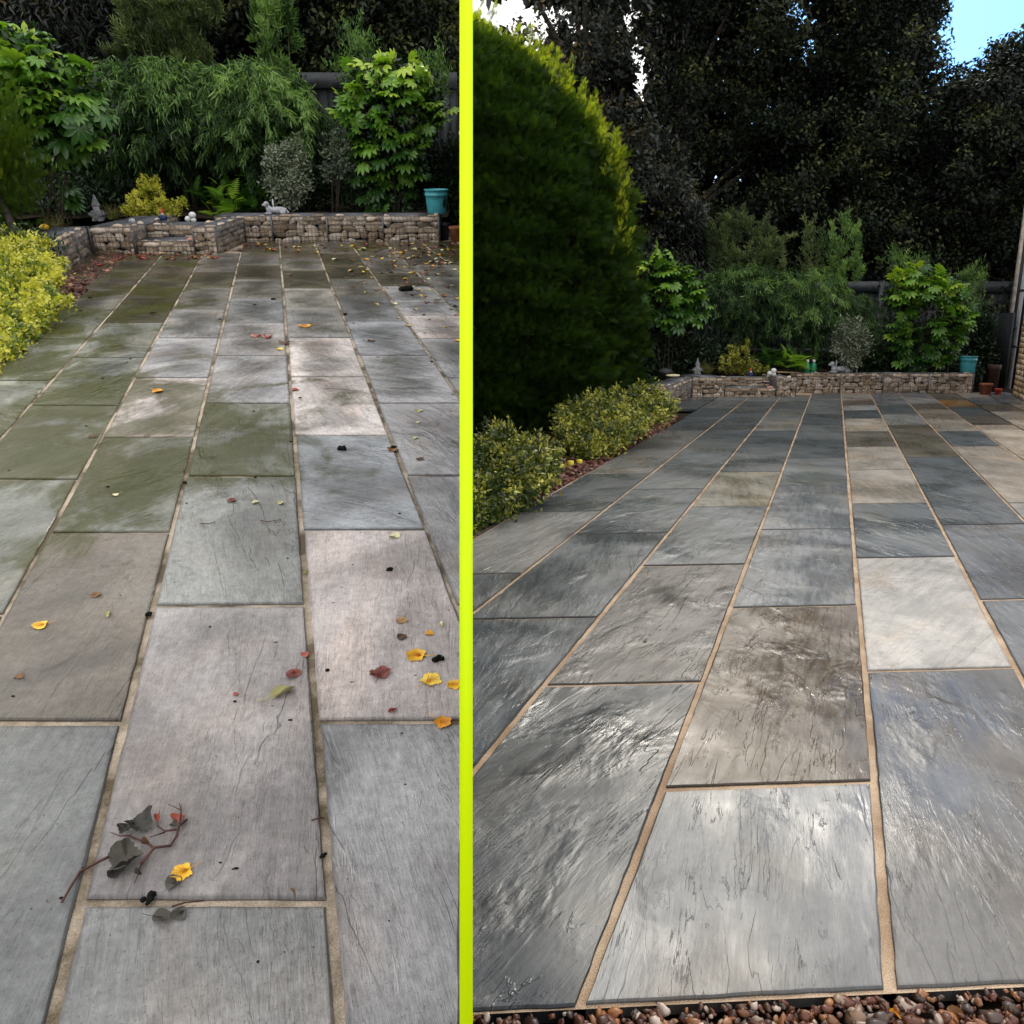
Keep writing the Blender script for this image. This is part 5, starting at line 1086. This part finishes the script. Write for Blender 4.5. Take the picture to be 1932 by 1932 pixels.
def pot(fr, px0, px1, pt, pb, label, m, square=False, Y=None, soil=True):
    c = fr.g((px0+px1)/2, pb) if Y is None else fr.at((px0+px1)/2, pb, Y); Y = c.y; z0 = 0 if True else c.z; z0 = 0.0 if Y is None else max(0, c.z)
    z0 = 0.0 if abs(c.z) < .02 else c.z
    wd = (px1-px0)*Y/F; h = fr.at(px0, pt, Y).z-z0; root = thing(fr, 'flower_pot', label, 'plant pot', (c.x, Y, z0)); r = wd/2
    g = G(); n = 4 if square else 28; k = 1.3 if square else 1
    pr = [(r*.72*k, 0), (r*.88*k, h*.8), (r*1.0*k, h*.82), (r*1.0*k, h), (r*.86*k, h), (r*.8*k, h*.86), (.01, h*.84)]
    if square:
        V = [(c.x+q*math.cos(math.pi/4+math.pi/2*j), Y+q*math.sin(math.pi/4+math.pi/2*j), z0+zz) for q, zz in pr for j in range(4)]
        g.add(np.array(V), [(i*4+j, i*4+(j+1) % 4, (i+1)*4+(j+1) % 4, (i+1)*4+j) for i in range(len(pr)-1) for j in range(4)]+[(3, 2, 1, 0)])
    else: g.lathe((c.x, Y, z0), pr, n)
    g.build('pot_body', m, root, smooth=not square)
    g = G(); g.lathe((c.x, Y, z0+h*.85), [(r*.7, 0), (r*.5, .012), (.01, .015)], 16); g.build('soil', M['soil'], root)
pot(RT, 1849, 1868, 723, 744.5, 'square terracotta pot beside the right wall end, washed side', M['terracotta'], True)
pot(RT, 1859, 1882, 688, 737, 'tall dark brown tub behind the terracotta pot, washed side', M['browntub'])
pot(RT, 1876, 1889, 733, 744.5, 'small bright red pot near the drainpipes, washed side', M['red'])
pot(LT, 848, 872, 427, 455, 'terracotta pot beside the lime screen, mossy side', M['terracotta'])
pot(LT, 830, 849, 420, 452, 'dark tub between wall end and terracotta pot, mossy side', M['dark'])
def yblocks():
    for i, (x0, x1, y) in enumerate([(1052, 1064, 880), (1070, 1083, 875), (1087, 1099, 872)]):
        c = RT.g((x0+x1)/2, y); r = (x1-x0)*c.y/F/2; g = G()
        g.lathe((c.x, c.y, -.02), [(r*.9, 0), (r, .02), (r, r*1.3), (r*.8, r*1.5), (r*.3, r*1.55)], 8, sy=.8); o = g.build('garden_light', M['yellow_plastic'], fr=RT, base=(c.x, c.y, -.02))
        tag(o, ['leftmost', 'middle', 'rightmost'][i]+' of three small yellow blocks between the variegated bushes', 'garden light', 'small yellow blocks in the bed')
yblocks()
def lumps(fr, pts):
    for (px, py, Y, r, m_, name, label, cat, sx, sz) in pts:
        c = fr.at(px, py, Y) if Y else fr.g(px, py); g = G(); g.ell((c.x, c.y, c.z+r*sz), (r*sx, r, r*sz), 12, 8, noise=.15); o = g.build(name, m_, fr=fr, base=tuple(c), smooth=True); tag(o, label, cat)
lumps(LT, [(363, 458, YbL+.15, .055, M['pink'], 'pink_stone', 'pink stone resting on the low stone seat, mossy side', 'stone', 1.2, .6),
           (458, 455, None, .05, M['white'], 'white_litter', 'crumpled white scrap at the foot of the long wall, mossy side', 'litter', 2.0, .6),
           (85, 434, 10.4, .05, M['leaf_yellow'], 'orange_ornament', 'orange yellow ornament on the angled basket, mossy side', 'ornament', 1.2, .7),
           (135, 438, 10.4, .045, M['cream'], 'cream_shell', 'long cream coloured shell on the angled basket, mossy side', 'shell', 1.9, .6),
           (250, 421, YbL+.2, .03, M['statue_pale'], 'frog_ornament', 'tiny pale grey frog ornament on the corner basket, mossy side', 'ornament', 1.4, .9)])
lumps(RT, [(1453, 736, YbR+.1, .07, M['pink'], 'pink_stone', 'pink stone resting on the low stone seat, washed side', 'stone', 1.1, .6),
           (1255, 712, 14.8, .12, M['black'], 'boulder', 'dark rounded boulder ornament behind the angled baskets, washed side', 'boulder', 1.2, .7),
           (1270, 711, 14.6, .06, M['cream'], 'cream_shell', 'cream coloured shell on the angled baskets, washed side', 'shell', 2.2, .4)])

# ------------------------------------------------------------------ fallen leaves and twigs
def leafshape(lobes=5, jag=.12, seed=0, curl=.25):
    r = random.Random(seed); n = 44; rim = []
    for i in range(n):
        a = 2*math.pi*i/n; q = .80+.09*math.cos(lobes*a)+r.uniform(-jag, jag)*.5+(.035 if i % 2 else -.035); rim.append((q*math.cos(a)*.9, q*math.sin(a)))
    V = [(0, 0, .02)]; 
    for k in (.5, 1):
        for i, (x, y) in enumerate(rim): V.append((x*k, y*k, curl*(k**2)*(.55+.45*math.sin(2*math.pi*i/n*2+seed))*(.5 if k < 1 else 1)))
    Fc = [(0, 1+i, 1+(i+1) % n) for i in range(n)]+[(1+i, 1+n+i, 1+n+(i+1) % n, 1+(i+1) % n) for i in range(n)]
    return np.array(V), Fc
LS = [leafshape(5, .12, 1), leafshape(3, .10, 2, .4), leafshape(5, .16, 3, .6), leafshape(2, .05, 4, .8)]
def fallen(fr, px, py, wpx, m_, label, shape=0, rot=None, asp=1, group=None, stalk=True, tint=None, rt=random.Random(9)):
    c = fr.g(px, py); s_ = wpx*c.length*0+wpx/2*(math.hypot(c.y, fr.h))/F
    a = rt.uniform(0, 6.28) if rot is None else rot; T, Fc = LS[shape]; ca, sa = math.cos(a), math.sin(a)
    V = T*s_*np.array((1, asp, .6)); V = np.stack([V[:, 0]*ca-V[:, 1]*sa, V[:, 0]*sa+V[:, 1]*ca, V[:, 2]+.002], 1)+np.array((c.x, c.y, 0))
    g = G(); g.add(V, Fc, rt.random() if tint is None else tint)
    if stalk: g.tube([(c.x, c.y, .004), (c.x-ca*s_*1.0, c.y-sa*s_*1.0, .006), (c.x-ca*s_*1.6, c.y-sa*s_*1.5, .01)], s_*.03, 4, .3)
    if wpx > 28 and shape < 3:
        for k in range(-2, 3):
            aa = a+k*.62; g.tube([(c.x-ca*s_*.5, c.y-sa*s_*.5, .004), (c.x+math.cos(aa)*s_*.35, c.y+math.sin(aa)*s_*.35, s_*.09+.004), (c.x+math.cos(aa)*s_*.72, c.y+math.sin(aa)*s_*.72, s_*.17+.004)], [s_*.03, s_*.02, s_*.008], 4, 0)
    o = g.build('fallen_leaf', m_, fr=fr, base=(c.x, c.y, 0)); tag(o, label, 'leaf', group); return o
Lf = [(785, 1237, 36, 'leaf_yellow', 'large yellow leaf above two more beside the lime screen', 0), (813, 1284, 36, 'leaf_yellow', 'yellow leaf in the middle of three beside the lime screen', 0),
 (857, 1293, 26, 'leaf_yellow', 'pale yellow leaf touching the lime screen', 0), (836, 1364, 30, 'leaf_yellow', 'yellow leaf lying on the mortar joint beside the lime screen', 0),
 (77, 1181, 26, 'leaf_yellow', 'yellow leaf on the brown slab at left', 1), (182, 1123, 18, 'leaf_brown', 'small orange brown leaf above the curled pale one at left', 1), (38, 1277, 15, 'leaf_brown', 'small orange brown leaf at the left edge', 2),
 (553, 1273, 26, 'leaf_red', 'dull red leaf right of centre on the long slab', 1), (716, 1272, 34, 'leaf_red', 'dark red crumpled leaf left of the yellow leaves', 2), (576, 1236, 15, 'leaf_red', 'small pinkish leaf on the long joint', 1),
 (741, 1342, 17, 'leaf_red', 'small bright red leaf at the slab edge above the joint', 3), (445, 1311, 10, 'leaf_red', 'tiny red leaf in the middle of the long slab', 1), (534, 1309, 46, 'leaf_pale', 'long pale curled pod leaf on the long slab', 3),
 (757, 1172, 20, 'leaf_brown', 'light brown leaf above the yellow leaves', 1), (758, 1203, 18, 'leaf_brown', 'pinkish brown leaf just above the dark red one', 1), (810, 1196, 15, 'leaf_yellow', 'small orange leaf above the large yellow leaf', 1), (832, 1180, 17, 'leaf_pale', 'pale folded leaf near the lime screen', 3),
 (745, 1012, 20, 'leaf_pale', 'pale brown leaf just under the upper right joint', 1), (438, 945, 15, 'leaf_red', 'small red leaf on the middle greenish slab', 1), (482, 948, 12, 'leaf_pale', 'tiny pale leaf between red and green ones', 1), (530, 950, 12, 'leaf_pale', 'tiny yellow green leaf near the long joint', 2),
 (298, 739, 19, 'leaf_yellow', 'yellow leaf on the pale slab left of centre', 1), (176, 824, 15, 'leaf_brown', 'orange leaf on the joint crossing at left', 1), (219, 934, 11, 'leaf_pale', 'small cream leaf on the mossy slab', 1), (577, 1080, 15, 'leaf_pale', 'pale leaf on the long joint right of centre', 3),
 (741, 850, 19, 'leaf_brown', 'brown leaf on the right hand long joint', 2), (790, 776, 14, 'leaf_pale', 'upper pale leaf of the three at right', 1), (788, 797, 9, 'leaf_pale', 'middle pale leaf of the three at right', 1), (783, 827, 12, 'leaf_pale', 'lower pale leaf of the three at right', 1), (792, 867, 14, 'leaf_brown', 'light brown leaf below three pale ones at right', 1),
 (575, 616, 22, 'leaf_yellow', 'yellow orange leaf on the dark slab behind centre', 1), (483, 635, 17, 'leaf_red', 'left leaf of a dark red pair behind centre', 2), (505, 637, 19, 'leaf_red', 'right leaf of a dark red pair behind centre', 2), (536, 648, 20, 'leaf_brown', 'brown leaf on the joint behind the red pair', 2), (528, 660, 13, 'leaf_yellow', 'yellow leaf by the joint below the red pair', 1),
 (700, 644, 14, 'leaf_brown', 'orange leaf with long stalk at right', 1), (770, 615, 12, 'leaf_brown', 'light brown leaf above the cracked slab at right', 1), (790, 548, 13, 'leaf_pale', 'pale leaf beside the dark leaf clump', 1), (826, 566, 12, 'leaf_brown', 'orange brown leaf near the lime screen far back', 1), (863, 643, 12, 'leaf_yellow', 'yellow leaf touching the lime screen far back', 1),
 (205, 1160, 22, 'leaf_pale', 'pale curled leaf with a dark stalk at left', 3), (557, 736, 13, 'leaf_red', 'small red leaf right of the middle joint', 1), (343, 1647, 34, 'leaf_yellow', 'bright orange and yellow leaf beside the dead twig', 0)]
for (x, y, w_, m_, lb, sh) in Lf: fallen(LT, x, y, w_*1.35, M[m_], lb, sh, asp=.35 if sh == 3 else 1)
rl = random.Random(21); nG = 'tiny curled leaves scattered at the back of the mossy paving'
for i in range(230):
    x = 867-abs(rl.gauss(0, 110)); y = 462+abs(rl.gauss(0, 60))
    if i > 180: x = rl.uniform(420, 860); y = rl.uniform(459, 475)
    if x < 200 or x > 862 or y > 640: continue
    fallen(LT, x, y, rl.uniform(5, 11)*1.3, M[rl.choice(['leaf_brown', 'leaf_brown', 'leaf_brown', 'leaf_pale', 'leaf_red', 'leaf_yellow', 'leaf_dead'])], 'tiny curled autumn leaf scattered at the back right of the mossy paving', rl.choice([1, 2, 2]), group=nG, stalk=False, rt=rl)
for i in range(46):
    x = rl.uniform(180, 430); y = 486+rl.uniform(-6, 4) if x > 250 else 480+(250-x)*.35
    if x > 412: y = rl.uniform(460, 475)
    fallen(LT, x, y, rl.uniform(7, 12)*1.3, M[rl.choice(['leaf_red', 'leaf_brown', 'leaf_red'])], 'small reddish leaf lying along the foot of the stone baskets, mossy side', 2, group='reddish leaves along the foot of the baskets', stalk=False, rt=rl)
# clods of moss / dark debris
cl_ = [(828, 1245, 26, 'black mossy clod right of the large yellow leaf'), (617, 1266, 10, 'small black clod on the slab right of the joint'), (735, 1075, 13, 'black clod on the pinkish slab'), (647, 847, 20, 'black clod on the blue grey slab'), (742, 845, 12, 'black clod beside the brown leaf on the right joint'),
       (281, 1160, 16, 'black clod on the long joint left of centre'), (278, 1697, 26, 'black mossy clod in the wide mortar joint'), (767, 548, 26, 'dark crumpled leaf clump far back at right'), (610, 1614, 14, 'dark clod in the right hand joint'), (349, 911, 9, 'tiny black clod on the middle joint'), (516, 565, 9, 'tiny black clod far back in the middle'), (652, 594, 9, 'tiny black clod far back on the right joint')]
for (x, y, w_, lb) in cl_:
    c = LT.g(x, y); s_ = w_/2*math.hypot(c.y, LT.h)/F; g = G()
    for i in range(9): g.ell((c.x+rl.uniform(-.6, .6)*s_, c.y+rl.uniform(-.7, .7)*s_, s_*.25), (s_*rl.uniform(.3, .5), s_*rl.uniform(.3, .5), s_*rl.uniform(.25, .4)), 8, 6, noise=.2)
    o = g.build('moss_clod', M['moss'], fr=LT, base=(c.x, c.y, 0), smooth=True); tag(o, lb, 'moss clod')
for i in range(60):
    x, y = rl.uniform(10, 860), 560+1300*rl.random()**1.3; c = LT.g(x, y); s_ = rl.uniform(1.2, 3)*math.hypot(c.y, LT.h)/F
    if not LT.keep(np.array([[c.x, c.y, 0]]), .05)[0] or edgeL[0]*c.x+edgeL[1]*c.y > edgeL[2]: continue
    g = G(); g.ell((c.x, c.y, s_*.3), (s_*rl.uniform(.8, 1.8), s_*rl.uniform(.4, .9), s_*.4), 7, 5, noise=.3); o = g.build('dirt_speck', M['moss'], fr=LT, base=(c.x, c.y, 0)); tag(o, 'tiny black speck of dirt on the mossy paving', 'dirt speck', 'black specks scattered over the mossy paving')
# crumbs of bark and leaf too small to count
cp = fill([(-4, .9), (.2, .9), (.2, 11), (-6.5, 11)], 2600); ck = LT.keep(np.stack([cp[:, 0], cp[:, 1], np.zeros(len(cp))], 1), .03) & (edgeL[0]*cp[:, 0]+edgeL[1]*cp[:, 1] < edgeL[2]); cp = cp[ck]
g = G(); X, Yv, Z = rot_basis(len(cp), .1); cs_ = rng.lognormal(-.2, .5, len(cp))*.0035; g.scatter(T_leaf6, F_leaf6, np.stack([cp[:, 0], cp[:, 1], np.full(len(cp), .003)], 1), X, Yv, Z, np.stack([cs_*.7, cs_*1.6, cs_], 1), rng.uniform(0, .7, len(cp)))
o = g.build('leaf_crumbs', M['leaf_brown'], fr=LT); tag(o, 'tiny brown crumbs of leaf and bark sprinkled over the mossy paving', 'leaf crumbs', kind='stuff')
def tw(fr, pts, r0, r1, g, lift=.008, n=6):
    P = [fr.g(*p) for p in pts]; m = len(P)
    g.tube([(p.x, p.y, lift+.004*math.sin(i*2.1)) for i, p in enumerate(P)], [r0+(r1-r0)*i/(m-1) for i in range(m)], n)
def bigtwig():
    b = LT.g(250, 1600); root = thing(LT, 'dead_twig', 'dead reddish twig with withered grey leaves on the long slab', 'twig', (b.x, b.y, 0))
    def q(x, y): return ((130+x/4.83)*.795, (1880+y/4.83)*.795)
    g = G()
    tw(LT, [q(1000, 850), q(1150, 680), q(1330, 630), q(1400, 540), q(1430, 440), q(1520, 330)], .0035, .002, g)
    tw(LT, [q(1150, 680), q(1060, 620), q(880, 530)], .0028, .0018, g); tw(LT, [q(1440, 455), q(1270, 490), q(1180, 400)], .0025, .0015, g)
    tw(LT, [q(1270, 490), q(1100, 560)], .0018, .001, g); tw(LT, [q(1000, 850), q(970, 980), q(915, 1060)], .002, .001, g)
    tw(LT, [q(880, 530), q(760, 545), q(650, 480)], .0018, .001, g); tw(LT, [q(1440, 400), q(1460, 240), q(1430, 140)], .002, .001, g); tw(LT, [q(1460, 240), q(1310, 180)], .0012, .0008, g)
    g.build('branches', M['twig'], root, smooth=True)
    for (x, y, w_, m_, sh, asp) in [(1000, 400, 64, 'leaf_dead', 2, .8), (830, 450, 36, 'leaf_dead', 2, .6), (820, 810, 72, 'leaf_dead', 2, .9), (720, 960, 44, 'leaf_dead', 1, .5), (1190, 320, 26, 'leaf_red', 3, .5), (1430, 330, 34, 'leaf_red', 1, .7), (1370, 400, 22, 'leaf_dead', 2, .7), (960, 960, 22, 'leaf_dead', 3, .4), (1050, 620, 26, 'leaf_brown', 3, .4)]:
        px, py = q(x, y); c = LT.g(px, py); s_ = w_*.5*math.hypot(c.y, LT.h)/F; T, Fc = LS[sh]; a = rl.uniform(0, 6.28); V = T*s_*np.array((1, asp, 1.3)); V = np.stack([V[:, 0]*math.cos(a)-V[:, 1]*math.sin(a), V[:, 0]*math.sin(a)+V[:, 1]*math.cos(a), V[:, 2]+.006], 1)+np.array((c.x, c.y, 0))
        g = G(); g.add(V, Fc, rl.random()); g.build('withered_leaf', M[m_], root)
    b = LT.g(*q(290, 920)); o = thing(LT, 'dead_twig', 'straight dark bent twig across the corner of the mortar joints', 'twig', (b.x, b.y, 0))
    g = G(); tw(LT, [q(690, 735), q(540, 820), q(290, 920), q(200, 1090), q(95, 1300)], .0032, .0026, g, .006); g.build('branches', M['twig'], o, smooth=True)
    c = LT.g(*q(1360, 1040)); fallen(LT, *q(1360, 1040), 36, M['leaf_dead'], 'olive withered leaf just below the bright orange leaf', 1, tint=.9)
    fallen(LT, *q(1240, 1450), 44, M['leaf_dead'], 'grey flattened leaf, the larger of two below the wide mortar joint', 3, asp=.7, tint=.8); fallen(LT, *q(1430, 1400), 34, M['leaf_dead'], 'grey flattened leaf, the smaller of two below the wide mortar joint', 1, tint=.7)
    for pts, lb in [([q(1350, 1330), q(1500, 1300), q(1720, 1250)], 'thin dark twig lying in the wide mortar joint'), ([(492, 984), (505, 988), (530, 981)], 'thin reddish twig on the middle greenish slab'), ([(378, 990), (395, 992), (406, 985)], 'thin dark twig at the left of the middle slab'), ([(588, 1551), (605, 1548), (612, 1545)], 'short twig across the right hand joint'),
                    ([(300, 747), (320, 752)], 'short dark stick on the pale slab'), ([(610, 735), (660, 737)], 'thin stalk on the pale slab right of the joint')]:
        p = LT.g(*pts[0]); g = G(); tw(LT, pts, .0022, .0012, g, .005); o = g.build('twig', M['twig'], fr=LT, base=(p.x, p.y, 0)); tag(o, lb, 'twig')
bigtwig()
# small leaf on the washed side
for (x, y, w_, lb) in [(1217, 1210, 10, 'single tiny dark leaf on the dark slab of the washed paving')]: fallen(RT, x, y, w_, M['leaf_dead'], lb, 1)
for i, (x, y, w_, m_, sh, lb) in enumerate([(1810, 1905, 48, 'leaf_brown', 3, 'long tan leaf lying on the gravel under the washed paving'), (1735, 1926, 40, 'leaf_pale', 2, 'pale torn leaf on the gravel at the bottom edge'), (1690, 1900, 26, 'leaf_yellow', 3, 'narrow yellow leaf on the gravel below the long joint')]):
    fallen(RT, x, y, w_, M[m_], lb, sh, asp=.4)
    bpy.context.scene.collection.objects[-1].location.z -= .02
